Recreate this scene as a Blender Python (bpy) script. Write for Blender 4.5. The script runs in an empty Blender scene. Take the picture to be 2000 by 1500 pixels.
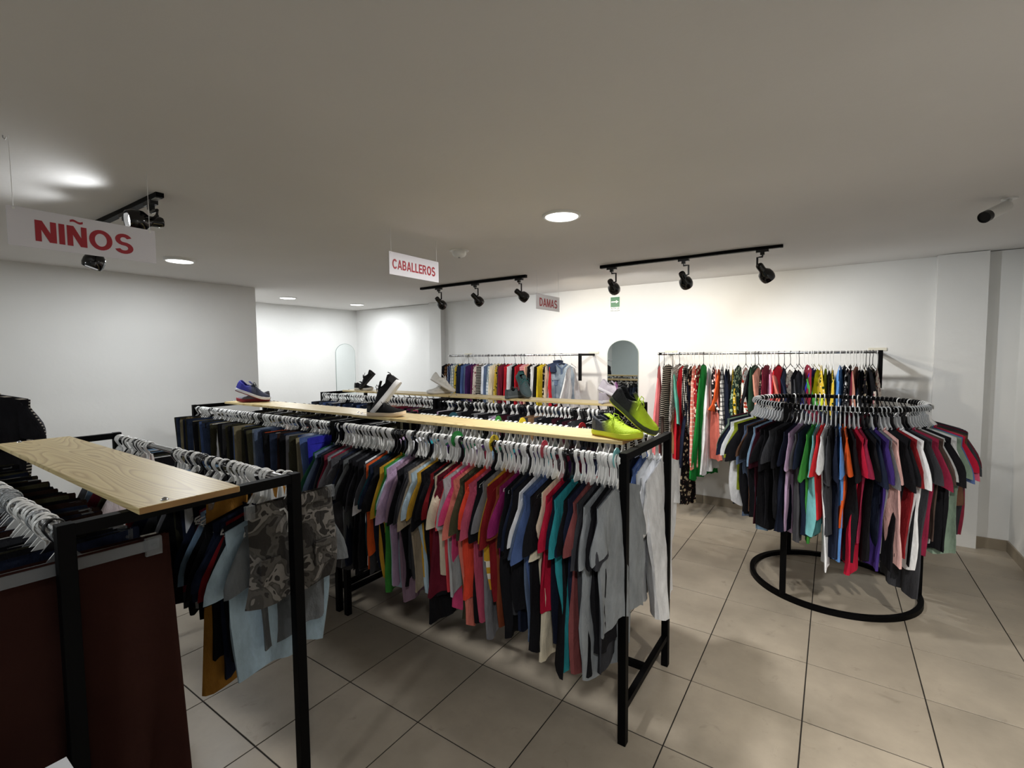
import bpy, math, random
from mathutils import Vector, Matrix, noise
SC = bpy.context.scene
C = bpy.data.collections.new('shop'); SC.collection.children.link(C)
PI = math.pi
rnd = random.Random(7)

# ---------------------------------------------------------------- camera
cam = bpy.data.cameras.new('camera'); camo = bpy.data.objects.new('camera', cam)
SC.collection.objects.link(camo)
cam.sensor_width = 36; cam.lens = 926.4 / 2000 * 36; cam.clip_start = .02
RT = Vector((.828271, .560264, -.008422)); FW = Vector((-.559725, .826592, -.058768))
RT.normalize(); FW = (FW - RT * FW.dot(RT)).normalized(); UP = RT.cross(FW)
m3 = Matrix((RT, UP, -FW)).transposed()
camo.matrix_world = Matrix.Translation((0, 0, 1.718)) @ m3.to_4x4()
SC.camera = camo

# ---------------------------------------------------------------- view, world
SC.view_settings.view_transform = 'Standard'; SC.view_settings.look = 'None'
SC.view_settings.gamma = 1; SC.view_settings.exposure = 0.0
SC.view_settings.use_curve_mapping = False
w = bpy.data.worlds.new('world'); SC.world = w; w.use_nodes = True
w.node_tree.nodes['Background'].inputs[0].default_value = (.6, .63, .68, 1)
w.node_tree.nodes['Background'].inputs[1].default_value = .05

CEIL = 2.575; BACK = 5.7; LEFT = -5.87; FARLEFT = -7.32; RIGHT = 1.29; FRONT = -3.0

def spot(loc, tgt, power, angle, blend=.6, col=(1, 1, 1), size=.03):
    l = bpy.data.lights.new('spot_lamp_or_fill_light', 'SPOT'); l.energy = power; l.spot_size = math.radians(angle)
    l.spot_blend = blend; l.color = col; l.shadow_soft_size = size
    o = bpy.data.objects.new('spot_lamp_or_fill_light', l); C.objects.link(o); o.location = loc
    o.rotation_euler = (Vector(tgt) - Vector(loc)).to_track_quat('-Z', 'Y').to_euler(); return o
def disk(loc, power, col=(1, 1, 1), size=.2):
    l = bpy.data.lights.new('downlight_or_fill_light', 'AREA'); l.shape = 'DISK'; l.size = size; l.energy = power; l.color = col
    o = bpy.data.objects.new('downlight_or_fill_light', l); C.objects.link(o); o.location = loc; return o
COOL = (.95, .98, 1.0); NEUT = (1, .985, .96); WARM = (1, .90, .74)
DOWN = [(-1.396, 2.618), (-4.726, 1.846), (-6.433, 3.845), (-6.382, 4.986)]
DPOW = [40, 24, 21, 21]
for (x, y), p in zip(DOWN, DPOW): disk((x, y, CEIL - .022), p, COOL if p != 40 else NEUT)
disk((-4.0, -1.4, CEIL - .022), 34, COOL); disk((-1.0, -1.3, CEIL - .022), 14, COOL)  # unseen fill disks added behind the camera to lift the room light
spot((1.1, 1.2, 2.36), (.85, 2.7, 0), 235, 76, .75, (1, .95, .86), .04)   # a track lamp right of the frame
spot((.2, -.2, 2.40), (.15, 2.1, 0), 85, 96, .9, NEUT, .05)   # added fill spot behind the camera, brightens the floor ahead
# track lamps: x, y, hinge x offset, aim point, power, colour
TRACKS = [(-4.266, -2.717, 4.30, [(-3.97, (-3.9, 5.7, 1.2), 15, COOL), (-3.41, (-3.1, 5.7, 1.3), 34, NEUT), (-2.81, (-2.1, 5.7, 1.4), 40, WARM)]),
          (-1.874, -.347, 4.30, [(-1.76, (-1.75, 5.7, 1.5), 34, NEUT), (-1.10, (-.85, 5.7, 1.2), 40, WARM), (-.49, (.35, 5.5, 1.0), 40, COOL)])]

# ---------------------------------------------------------------- colours and materials
def lin(c):
    c = c / 255
    return c / 12.92 if c <= .04045 else ((c + .055) / 1.055) ** 2.4
def rgb(h): return tuple(lin(int(h[i:i + 2], 16)) for i in (0, 2, 4)) + (1,)
COL = dict(black='16161a', navy='1d2438', dark_navy='161b2b', charcoal='3a3b40', dark_grey='46464a', grey='76777c', heather_grey='5d6062',
 stone_grey='8b9094', light_grey='aeb0b2', pale_grey='c4c6c8', white='e4e6ea', cream='d9cfb8', beige='a89a86', tan='8a6a4c', khaki='8a8268',
 forest_green='1f5038', green='3f8a3c', kelly_green='1d7a35', dark_green='27402f', olive='4c4a36', dark_olive='38372a', sage='76897a', olive_lime='8f9a2c',
 slate_blue='5b6b86', denim_blue='4c6190', pale_blue='a9c0cf', light_blue='7f9cb8', sky_blue='5f92d6', royal_blue='2a2a9c', aqua='7cc0c4', teal='2f8f98',
 dark_teal='173f4a', teal_green='5fa595', maroon='6b1f30', burgundy='7d1f34', wine='86243f', wine_dark='3a1420', dark_red='7c1c22', red='c22430',
 bright_red='e0343a', crimson='b01c38', coral_red='d8474f', red_orange='e04a34', orange='d65a28', rust_orange='c8542a', rust_brown='7c3f28', brown='5a4032',
 dark_brown='33221c', brown_knit='4b3d38', rosewood='7e4646', salmon='d97a6c', dusty_salmon='c08674', coral_pink='ee8288', hot_pink='d84c7e', pink='e6a2c0',
 light_pink='dcb0ac', peach='f0bfa4', rose='b8506a', magenta='8a2562', lavender='b39ab8', mauve='8d7486', plum='5c2248', dark_purple='3c2250', indigo='3b2a6c',
 plum_brown='583440', mustard='c89a34', yellow='e4c830', lime='cbd838', lime_green='c4dc1c', gold='c99a2e', ochre='9a6c2c')
def newmat(name):
    m = bpy.data.materials.new(name); m.use_nodes = True; nt = m.node_tree
    return m, nt, nt.nodes['Principled BSDF']
def node(nt, t, **k):
    n = nt.nodes.new(t)
    for a, v in k.items():
        if a in n.inputs: n.inputs[a].default_value = v
        else: setattr(n, a, v)
    return n
def ramp(nt, fac, stops, interp='LINEAR'):
    r = nt.nodes.new('ShaderNodeValToRGB'); r.color_ramp.interpolation = interp; e = r.color_ramp.elements
    while len(e) < len(stops): e.new(.5)
    for q, (p, c) in zip(e, stops): q.position = p; q.color = c
    nt.links.new(fac, r.inputs[0]); return r.outputs[0]
def mixc(nt, fac, a, b, mode='MIX'):
    m = nt.nodes.new('ShaderNodeMix'); m.data_type = 'RGBA'; m.blend_type = mode
    for s, v in ((m.inputs[0], fac), (m.inputs[6], a), (m.inputs[7], b)):
        if isinstance(v, (int, float)): s.default_value = v
        elif isinstance(v, tuple): s.default_value = v
        else: nt.links.new(v, s)
    return m.outputs[2]
def mth(nt, op, a, b=0.0):
    m = nt.nodes.new('ShaderNodeMath'); m.operation = op
    for s, v in ((m.inputs[0], a), (m.inputs[1], b)):
        if isinstance(v, (int, float)): s.default_value = v
        else: nt.links.new(v, s)
    return m.outputs[0]
def bump(nt, h, strength, dist=.002):
    b = node(nt, 'ShaderNodeBump', Strength=strength, Distance=dist); nt.links.new(h, b.inputs['Height'])
    nt.links.new(b.outputs[0], nt.nodes['Principled BSDF'].inputs['Normal'])
MATS = {}
def plain(name, hexc, rough=.6, metal=0, spec=.5, bumpy=None, var=0, vscale=3):
    if name in MATS: return MATS[name]
    m, nt, p = newmat(name); p.inputs['Base Color'].default_value = rgb(hexc)
    p.inputs['Roughness'].default_value = rough; p.inputs['Metallic'].default_value = metal
    p.inputs['Specular IOR Level'].default_value = spec
    tc = node(nt, 'ShaderNodeTexCoord')
    if var:
        n = node(nt, 'ShaderNodeTexNoise', Scale=vscale, Detail=4.0); nt.links.new(tc.outputs['Object'], n.inputs['Vector'])
        c = rgb(hexc); d = tuple(v * (1 - var) for v in c[:3]) + (1,); e = tuple(min(1, v * (1 + var)) for v in c[:3]) + (1,)
        nt.links.new(ramp(nt, n.outputs[0], [(.3, d), (.7, e)]), p.inputs['Base Color'])
    if bumpy:
        n = node(nt, 'ShaderNodeTexNoise', Scale=bumpy[0], Detail=3.0); nt.links.new(tc.outputs['Object'], n.inputs['Vector'])
        bump(nt, n.outputs[0], bumpy[1], bumpy[2])
    MATS[name] = m; return m
PAT = {  # name: kind, base, second, third colour
 'navy_plaid': ('plaid', '1c2440', 'aab4c4', '3c4a70'), 'white_plaid': ('plaid', 'd8dce0', '2e4a56', '8aa2a8'), 'brown_plaid': ('plaid', '5c3c26', '23180f', '8a6a48'),
 'white_grid': ('plaid', 'dcdad6', '2a2a2e', '2a2a2e'), 'coral_gingham': ('plaid', 'eaa090', 'd05a4c', 'f4d4c8'),
 'black_stripe': ('stripe', '1c1a1a', 'b8b0a4', ''), 'pink_stripe': ('stripe', 'e8c4cc', 'c84c6c', ''), 'tweed': ('speck', '3a3836', 'c8c4c0', ''),
 'dotted': ('dots', '141416', 'e8e6e0', ''), 'black_floral': ('floral', '141214', 'b8aa90', '5c3c3c'), 'red_floral': ('floral', '8c1c20', 'e8dccc', '141414'),
 'mono_floral': ('floral', '1a1a1e', 'dcdcdc', '808084'), 'yellow_floral': ('floral', 'd8b83c', '20341c', 'e8dcc0'), 'green_floral': ('floral', '22352c', '8aa088', 'c0b890'),
 'red_flower_white': ('floral', 'e8e2d8', 'c03a28', '4a5a3a'), 'pale_floral': ('floral', 'd4c8bc', '8c5a5c', '4c5464'),
 'camo': ('camo', '56534f', '363432', '7b7772'), 'camo_khaki': ('camo', '6a6048', '3c3626', '8a7c5c'),
 'dark_denim': ('denim', '232c40', '3a4660', ''), 'denim': ('denim', '46546c', '6c7c94', ''), 'pale_denim': ('denim', '66727f', '98a4b0', ''),
 'bleached_denim': ('denim', '23335c', 'c0ccdc', ''), 'gold_striped': ('hem', 'c99a2e', 'e8e0d0', '')}
def cloth(name):
    k = 'fabric_' + name
    if k in MATS: return MATS[k]
    m, nt, p = newmat(k); p.inputs['Roughness'].default_value = .88; p.inputs['Specular IOR Level'].default_value = .12
    tc = node(nt, 'ShaderNodeTexCoord'); co = tc.outputs['Object']
    sx = nt.nodes.new('ShaderNodeSeparateXYZ'); nt.links.new(co, sx.inputs[0])
    wv = node(nt, 'ShaderNodeTexNoise', Scale=16.0, Detail=5.0, Roughness=.62)
    mp = node(nt, 'ShaderNodeMapping'); mp.inputs['Scale'].default_value = (1, 1, .45)
    nt.links.new(co, mp.inputs[0]); nt.links.new(mp.outputs[0], wv.inputs['Vector'])
    if name in PAT:
        kind, a, b, c = PAT[name]; a, b = rgb(a), rgb(b); c = rgb(c) if c else b
        if kind == 'plaid':
            def band(o, per, th): return mth(nt, 'LESS_THAN', mth(nt, 'FRACT', mth(nt, 'MULTIPLY', o, 1 / per)), th)
            f1 = band(sx.outputs[1], .045, .3); f2 = band(sx.outputs[2], .045, .3)
            col = mixc(nt, mth(nt, 'MULTIPLY', f1, .75), a, b); col = mixc(nt, mth(nt, 'MULTIPLY', f2, .75), col, c)
        elif kind == 'stripe':
            col = mixc(nt, mth(nt, 'LESS_THAN', mth(nt, 'FRACT', mth(nt, 'MULTIPLY', sx.outputs[2], 45)), .35), a, b)
        elif kind == 'hem':
            z = mth(nt, 'MULTIPLY', sx.outputs[2], -1)
            f = mth(nt, 'MULTIPLY', mth(nt, 'GREATER_THAN', mth(nt, 'FRACT', mth(nt, 'MULTIPLY', z, 16)), .5), mth(nt, 'MULTIPLY', mth(nt, 'GREATER_THAN', z, .50), mth(nt, 'LESS_THAN', z, .622)))
            col = mixc(nt, f, a, b)
        elif kind == 'speck':
            n = node(nt, 'ShaderNodeTexNoise', Scale=160.0, Detail=1.0); nt.links.new(co, n.inputs['Vector'])
            col = ramp(nt, n.outputs[0], [(.42, a), (.62, b)])
        elif kind == 'dots':
            v = node(nt, 'ShaderNodeTexVoronoi', Scale=55.0, Randomness=.0); nt.links.new(co, v.inputs['Vector'])
            col = mixc(nt, mth(nt, 'LESS_THAN', v.outputs['Distance'], .38), a, b)
        elif kind == 'floral':
            v = node(nt, 'ShaderNodeTexVoronoi', Scale=24.0); nt.links.new(co, v.inputs['Vector'])
            col = mixc(nt, mth(nt, 'LESS_THAN', v.outputs['Distance'], .36), a, b)
            v2 = node(nt, 'ShaderNodeTexVoronoi', Scale=37.0); nt.links.new(co, v2.inputs['Vector'])
            col = mixc(nt, mth(nt, 'LESS_THAN', v2.outputs['Distance'], .24), col, c)
        elif kind == 'camo':
            n = node(nt, 'ShaderNodeTexNoise', Scale=13.0, Detail=2.0, Distortion=.6); nt.links.new(co, n.inputs['Vector'])
            d = tuple((p_ + q_) / 2 for p_, q_ in zip(a, b))
            col = ramp(nt, n.outputs[0], [(0, b), (.43, a), (.5, d), (.54, c), (.61, b)], 'CONSTANT')
        else:
            n = node(nt, 'ShaderNodeTexNoise', Scale=6.0, Detail=6.0); nt.links.new(co, n.inputs['Vector'])
            col = ramp(nt, n.outputs[0], [(.42, a), (.68, b)])
        nt.links.new(col, p.inputs['Base Color'])
    else:
        a = rgb(COL[name]); d = tuple(v * .82 for v in a[:3]) + (1,); e = tuple(min(1, v * 1.12 + .001) for v in a[:3]) + (1,)
        nt.links.new(ramp(nt, wv.outputs[0], [(.35, d), (.65, e)]), p.inputs['Base Color'])
    bump(nt, wv.outputs[0], .6, .02)
    MATS[k] = m; return m

black_steel = plain('black_painted_steel', '020203', .55, 0, .10, (60, .15, .001))
chrome = plain('chrome_tube', 'b8b9bb', .22, 1)
white_pl = plain('white_plastic', 'e0e0de', .35, 0, .5)
black_pl = plain('black_plastic', '0e0e12', .3, 0, .5)
def clear_mat():
    m, nt, p = newmat('clear_plastic'); p.inputs['Base Color'].default_value = rgb('d4d8dc'); p.inputs['Roughness'].default_value = .12
    p.inputs['Transmission Weight'].default_value = .85; p.inputs['IOR'].default_value = 1.3; return m
clear_pl = clear_mat()
lampblack = plain('lamp_black_gloss', '050506', .12, 0, .6)

# ---------------------------------------------------------------- mesh helpers
class MB:
    def __init__(s): s.v = []; s.f = []
    def box(s, a, b):
        (x0, y0, z0), (x1, y1, z1) = a, b; n = len(s.v)
        s.v += [(x0, y0, z0), (x1, y0, z0), (x1, y1, z0), (x0, y1, z0), (x0, y0, z1), (x1, y0, z1), (x1, y1, z1), (x0, y1, z1)]
        s.f += [tuple(n + i for i in q) for q in ((0, 3, 2, 1), (4, 5, 6, 7), (0, 1, 5, 4), (1, 2, 6, 5), (2, 3, 7, 6), (3, 0, 4, 7))]; return s
    def cbox(s, c, d): return s.box(tuple(p - q / 2 for p, q in zip(c, d)), tuple(p + q / 2 for p, q in zip(c, d)))
    def loft(s, rings, cap0=True, cap1=True, closed=True):
        n0 = len(s.v); k = len(rings[0])
        for r in rings: s.v += [tuple(p) for p in r]
        for i in range(len(rings) - 1):
            for j in range(k if closed else k - 1):
                a = n0 + i * k + j; b = n0 + i * k + (j + 1) % k; s.f.append((a, b, b + k, a + k))
        if cap0: s.f.append(tuple(n0 + j for j in range(k))[::-1])
        if cap1: s.f.append(tuple(n0 + (len(rings) - 1) * k + j for j in range(k)))
        return s
    def tube(s, pts, r, n=6, cap=True, flat=1.0, closed=False):
        pts = [Vector(p) for p in pts]; rings = []; prev = None
        L = len(pts)
        for i, p in enumerate(pts):
            if closed: t = pts[(i + 1) % L] - pts[i - 1]
            else: t = pts[min(i + 1, L - 1)] - pts[max(i - 1, 0)]
            t.normalize()
            if prev is None:
                u = t.orthogonal().normalized()
                if abs(t.x) < .95: u = (Vector((1, 0, 0)) - t * t.x).normalized()
            else: u = (prev - t * prev.dot(t)).normalized()
            prev = u; v = t.cross(u); rr = r[i] if isinstance(r, (list, tuple)) else r
            rings.append([p + u * math.cos(2 * PI * j / n) * rr * flat + v * math.sin(2 * PI * j / n) * rr for j in range(n)])
        if closed: rings.append(rings[0]); cap = False
        return s.loft(rings, cap, cap)
    def lathe(s, prof, n=20, M=None, cap=True):
        rings = []
        for r, z in prof:
            ring = [Vector((r * math.cos(2 * PI * j / n), r * math.sin(2 * PI * j / n), z)) for j in range(n)]
            if M: ring = [M @ q for q in ring]
            rings.append(ring)
        return s.loft(rings, cap, cap)
    def mesh(s, name, m, smooth=True):
        me = bpy.data.meshes.new(name); me.from_pydata([tuple(v) for v in s.v], [], s.f); me.update()
        if m: me.materials.append(m)
        if smooth:
            me.polygons.foreach_set('use_smooth', [True] * len(me.polygons))
            try: me.set_sharp_from_angle(angle=math.radians(42))
            except Exception: pass
        return me
    def build(s, name, m, parent=None, smooth=True, loc=None, rot=None):
        return link(name, s.mesh(name, m, smooth), parent, loc, rot)
def link(name, me, parent=None, loc=None, rot=None):
    o = bpy.data.objects.new(name, me); C.objects.link(o)
    if parent: o.parent = parent
    if loc: o.location = loc
    if rot: o.rotation_euler = rot
    return o
def tag(o, label, cat, group=None, kind=None):
    if label: o['label'] = label
    if cat: o['category'] = cat
    if group: o['group'] = group
    if kind: o['kind'] = kind
    return o
def thing(name, label, cat, loc=(0, 0, 0), rot=(0, 0, 0), group=None):
    o = bpy.data.objects.new(name, None); C.objects.link(o); o.location = loc; o.rotation_euler = rot
    o.empty_display_size = .05; return tag(o, label, cat, group)
def copytree(o, parent=None):
    c = o.copy(); C.objects.link(c)
    if parent: c.parent = parent
    for ch in list(o.children): copytree(ch, c)
    return c
def bevel(o, w=.002, seg=2):
    b = o.modifiers.new('bevel', 'BEVEL'); b.width = w; b.segments = seg; b.limit_method = 'ANGLE'; return o
def text(name, body, size, m, parent, loc, rot, sx=1.0, off=.0, ext=.0008, align='CENTER'):
    cu = bpy.data.curves.new(name, 'FONT'); cu.body = body; cu.size = size; cu.extrude = ext; cu.offset = off
    cu.align_x = align; cu.align_y = 'CENTER'; cu.resolution_u = 6
    t = bpy.data.objects.new(name, cu); C.objects.link(t)
    bpy.context.view_layer.update()
    me = bpy.data.meshes.new_from_object(t.evaluated_get(bpy.context.evaluated_depsgraph_get()))
    bpy.data.objects.remove(t); bpy.data.curves.remove(cu)
    me.materials.clear(); me.materials.append(m)
    o = link(name, me, parent, loc, rot); o.scale = (sx, 1, 1); return o

def arc(cx, cy, rx, ry, tx, ty, a0, a1, n=14):
    out = []
    for k in range(n):
        p = [math.radians(a0 + (a1 - a0) * (k + e) / n) for e in (0, 1)]
        out.append([(cx + rx * math.cos(p[0]), cy + ry * math.sin(p[0])), (cx + rx * math.cos(p[1]), cy + ry * math.sin(p[1])),
                    (cx + (rx - tx) * math.cos(p[1]), cy + (ry - ty) * math.sin(p[1])), (cx + (rx - tx) * math.cos(p[0]), cy + (ry - ty) * math.sin(p[0]))])
    return out
def bar(x0, y0, x1, y1): return [(x0, y0), (x1, y0), (x1, y1), (x0, y1)]
def glyph(c):
    S = bar(0, 0, .23, 1)
    if c in 'NÑ':
        g = [S, bar(.57, 0, .8, 1), [(0, 1), (.27, 1), (.8, 0), (.53, 0)]]
        if c == 'Ñ':
            xs = [.14 + .52 * k / 10 for k in range(11)]; f = lambda x: 1.17 + .045 * math.sin((x - .14) / .52 * 2 * PI)
            g += [[(a, f(a)), (b_, f(b_)), (b_, f(b_) + .11), (a, f(a) + .11)] for a, b_ in zip(xs, xs[1:])]
        return g, .8
    if c == 'I': return [S], .23
    if c == 'O': return arc(.5, .5, .5, .52, .24, .19, 0, 360, 28), 1.0
    if c == 'S': return arc(.43, .72, .39, .31, .23, .18, 22, 270) + arc(.43, .28, .43, .31, .24, .18, 90, -162), .86
    if c == 'C': return arc(.5, .5, .5, .52, .24, .19, 38, 322, 22), .93
    if c == 'A': return [[(0, 0), (.21, 0), (.57, 1), (.36, 1)], [(.93, 0), (.72, 0), (.36, 1), (.57, 1)], bar(.2, .2, .73, .37)], .93
    if c == 'B': return [S, bar(.2, .83, .42, 1), bar(.2, .43, .44, .59), bar(.2, 0, .44, .17)] + arc(.42, .715, .31, .285, .2, .165, -90, 90) + arc(.44, .295, .35, .295, .2, .165, -90, 90), .8
    if c == 'R': return [S, bar(.2, .83, .42, 1), bar(.2, .42, .46, .58), [(.34, .44), (.58, .44), (.88, 0), (.63, 0)]] + arc(.44, .71, .36, .29, .2, .165, -90, 90), .88
    if c == 'D': return [S, bar(.2, .83, .36, 1), bar(.2, 0, .36, .17)] + arc(.36, .5, .48, .5, .21, .17, -90, 90), .84
    if c == 'L': return [S, bar(.2, 0, .7, .17)], .7
    if c == 'E': return [S, bar(.2, 0, .74, .17), bar(.2, .42, .69, .58), bar(.2, .83, .73, 1)], .74
    if c == 'M': return [bar(0, 0, .19, 1), bar(.81, 0, 1, 1), [(0, 1), (.26, 1), (.59, 0), (.41, 0)], [(1, 1), (.74, 1), (.41, 0), (.59, 0)]], 1.0
    if c == 'X': return [[(0, 0), (.24, 0), (.86, 1), (.62, 1)], [(.86, 0), (.62, 0), (0, 1), (.24, 1)]], .86
def letters(name, word, x0, x1, yc, hgt, m, parent, ext=.0009):
    """block capitals in the local XZ plane facing -y"""
    gl = []; x = 0
    for c in word:
        g, w_ = glyph(c); gl.append((x, g)); x += w_ + .09
    k = (x1 - x0) / (x - .09); b = MB()
    i_ = 0
    for ox, g in gl:
        for poly in g:
            i_ += 1; e_ = ext + (i_ % 7) * .00004
            P = [(x0 + (px + ox) * k, yc + (py - .5) * hgt) for px, py in poly]
            if sum(P[q][0] * P[(q + 1) % len(P)][1] - P[(q + 1) % len(P)][0] * P[q][1] for q in range(len(P))) < 0: P = P[::-1]
            b.loft([[(a, 0, c_) for a, c_ in P], [(a, -e_, c_) for a, c_ in P]])
    return b.build(name, m, parent, False)

# ---------------------------------------------------------------- setting
def plaster(name, hexc, sc=1.2, st=.25):
    m, nt, p = newmat(name); p.inputs['Roughness'].default_value = .85; p.inputs['Specular IOR Level'].default_value = .2
    tc = node(nt, 'ShaderNodeTexCoord')
    n = node(nt, 'ShaderNodeTexNoise', Scale=sc, Detail=6.0, Roughness=.5); nt.links.new(tc.outputs['Object'], n.inputs['Vector'])
    c = rgb(hexc); d = tuple(v * .94 for v in c[:3]) + (1,)
    nt.links.new(ramp(nt, n.outputs[0], [(.35, d), (.65, c)]), p.inputs['Base Color'])
    n2 = node(nt, 'ShaderNodeTexNoise', Scale=26.0, Detail=3.0); nt.links.new(tc.outputs['Object'], n2.inputs['Vector'])
    bump(nt, n2.outputs[0], st, .004); return m
wallm = plaster('wall_white_paint', 'e2e2e0')
tealm = plaster('wall_pale_blue_paint', 'c6cecd')
ceilm = plaster('ceiling_off_white_paint', 'dedcda', .8, .2)
def wall(name, a, b, m=wallm, kind='structure', parent=None):
    o = MB().box(a, b).build(name, m, parent, smooth=False)
    if not parent: tag(o, None, None, kind=kind)
    return o
T = .15
wall('wall_back', (FARLEFT - T, BACK, 0), (RIGHT + T, BACK + T, CEIL))
pl = wall('wall_pillar_left', (-5.39, BACK - .10, 0), (-5.14, BACK, CEIL))
pr = wall('wall_pillar_right', (.745, BACK - .07, 0), (1.075, BACK, CEIL))
wall('wall_right', (RIGHT, FRONT, 0), (RIGHT + T, BACK, CEIL))
wall('wall_left', (LEFT - T, FRONT, 0), (LEFT, 3.09, CEIL))
wall('wall_recess_near', (FARLEFT, 3.09 - T, 0), (LEFT - T, 3.09, CEIL))
wall('wall_recess_left', (FARLEFT - T, 3.09 - T, 0), (FARLEFT, BACK, CEIL))
wall('wall_front', (LEFT - T, FRONT - T, 0), (RIGHT + T, FRONT, CEIL), tealm)
# ceiling: slightly uneven plaster
b = MB(); NX, NY = 90, 90
X0, X1, Y0, Y1 = FARLEFT - T, RIGHT + T, FRONT - T, BACK + T
for j in range(NY + 1):
    for i in range(NX + 1):
        x = X0 + (X1 - X0) * i / NX; y = Y0 + (Y1 - Y0) * j / NY
        z = CEIL + .012 * noise.noise(Vector((x * .8, y * .8, 3))) + .004 * noise.noise(Vector((x * 2.3, y * 2.3, 9)))
        b.v.append((x, y, z))
for j in range(NY):
    for i in range(NX):
        a = j * (NX + 1) + i; b.f.append((a, a + NX + 1, a + NX + 2, a + 1))
co = b.build('ceiling', ceilm); tag(co, None, None, kind='structure')
so = co.modifiers.new('slab', 'SOLIDIFY'); so.thickness = .12; so.offset = -1

# floor: dark joint bed and separate tiles
bedm = plain('tile_joint_dark', '211c17', .9)
fl = MB().box((X0, Y0, -.12), (X1, Y1, -.0022)).build('floor', bedm, None, False); tag(fl, None, None, kind='structure')
def tile_mat():
    m, nt, p = newmat('beige_floor_tile'); p.inputs['Specular IOR Level'].default_value = .35
    tc = node(nt, 'ShaderNodeTexCoord'); oi = node(nt, 'ShaderNodeObjectInfo')
    geo = node(nt, 'ShaderNodeNewGeometry')
    n = node(nt, 'ShaderNodeTexNoise', Scale=2.2, Detail=7.0, Roughness=.62); nt.links.new(geo.outputs['Position'], n.inputs['Vector'])
    base = ramp(nt, n.outputs[0], [(.3, rgb('91887a')), (.7, rgb('ada292'))])
    n2 = node(nt, 'ShaderNodeTexNoise', Scale=9.0, Detail=8.0, Roughness=.7, Distortion=.8); nt.links.new(geo.outputs['Position'], n2.inputs['Vector'])
    base = mixc(nt, ramp(nt, n2.outputs[0], [(.60, (0, 0, 0, 1)), (.72, (.35, .35, .35, 1))]), base, rgb('5e564a'))
    hs = nt.nodes.new('ShaderNodeHueSaturation'); nt.links.new(base, hs.inputs['Color'])
    nt.links.new(mth(nt, 'ADD', mth(nt, 'MULTIPLY', oi.outputs['Random'], .14), .93), hs.inputs['Value'])
    nt.links.new(hs.outputs[0], p.inputs['Base Color'])
    nt.links.new(ramp(nt, n.outputs[0], [(.3, (.30, .30, .30, 1)), (.7, (.46, .46, .46, 1))]), p.inputs['Roughness'])
    n3 = node(nt, 'ShaderNodeTexNoise', Scale=180.0, Detail=2.0); nt.links.new(geo.outputs['Position'], n3.inputs['Vector'])
    bump(nt, n3.outputs[0], .12, .0006); return m
tilem = tile_mat()
def tile_bm(mb, x0, y0, x1, y1, z):
    g = .0030; e = .0007
    mb.loft([[(x0 + g, y0 + g, -.012), (x1 - g, y0 + g, -.012), (x1 - g, y1 - g, -.012), (x0 + g, y1 - g, -.012)],
             [(x0 + g, y0 + g, z - e), (x1 - g, y0 + g, z - e), (x1 - g, y1 - g, z - e), (x0 + g, y1 - g, z - e)],
             [(x0 + g + e, y0 + g + e, z), (x1 - g - e, y0 + g + e, z), (x1 - g - e, y1 - g - e, z), (x0 + g + e, y1 - g - e, z)]], False, True)
TX, TY = -1.0779, 3.5146
q = MB(); tile_bm(q, -.25, -.25, .25, .25, 0); TM = q.mesh('tile', tilem, False)
rest = MB()
for j in range(-14, 6):
    for i in range(-14, 6):
        x0 = TX + .5 * i; y0 = TY + .5 * j; x1 = min(x0 + .5, RIGHT); y1 = min(y0 + .5, BACK)
        if x0 >= RIGHT - .01 or y0 >= BACK - .01 or x1 < FARLEFT: continue
        if x1 < LEFT and y1 < 3.0: continue
        x0 = max(x0, FARLEFT)
        if y0 < -.1 or (x0 < -5.3): tile_bm(rest, x0, y0, x1, y1, 0); continue
        if x1 - x0 > .499 and y1 - y0 > .499:
            link('tile', TM, fl, (x0 + .25, y0 + .25, rnd.uniform(-.0006, .0006)), (rnd.uniform(-.0008, .0008), rnd.uniform(-.0008, .0008), 0))
        else:
            q = MB(); tile_bm(q, x0, y0, x1, y1, 0); q.build('tile', tilem, fl, False)
tag(rest.build('floor_tiles', tilem, fl, False), None, None, kind='stuff')
skm = plain('skirting_tile', '8c8170', .35, 0, .4, None, .12, 5)
def skirt(nm, pts):
    o = thing(nm, None, None); o['kind'] = 'structure'; del_cat(o)
    for (a, bb) in pts: MB().box(a, bb).build('skirting_tile', skm, o, False)
def del_cat(o):
    for k in ('category', 'label'):
        if k in o: del o[k]
h = .095; t = .012
def run_x(x0, x1, y): 
    n = max(1, round((x1 - x0) / .5)); d = (x1 - x0) / n
    return [((x0 + d * k + .0015, y - t, 0), (x0 + d * (k + 1) - .0015, y, h)) for k in range(n)]
def run_y(y0, y1, x, s):
    n = max(1, round((y1 - y0) / .5)); d = (y1 - y0) / n
    return [((min(x, x + s * t), y0 + d * k + .0015, 0), (max(x, x + s * t), y0 + d * (k + 1) - .0015, h)) for k in range(n)]
skirt('baseboard_back', run_x(-5.1, .74, BACK) + run_x(1.08, RIGHT, BACK) + run_x(FARLEFT, -5.4, BACK))
skirt('baseboard_right', run_y(0, BACK - .012, RIGHT, -1))
skirt('baseboard_left', run_y(0, 3.09, LEFT, 1))
skirt('baseboard_recess', run_y(3.09, BACK - .012, FARLEFT, 1))

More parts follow.
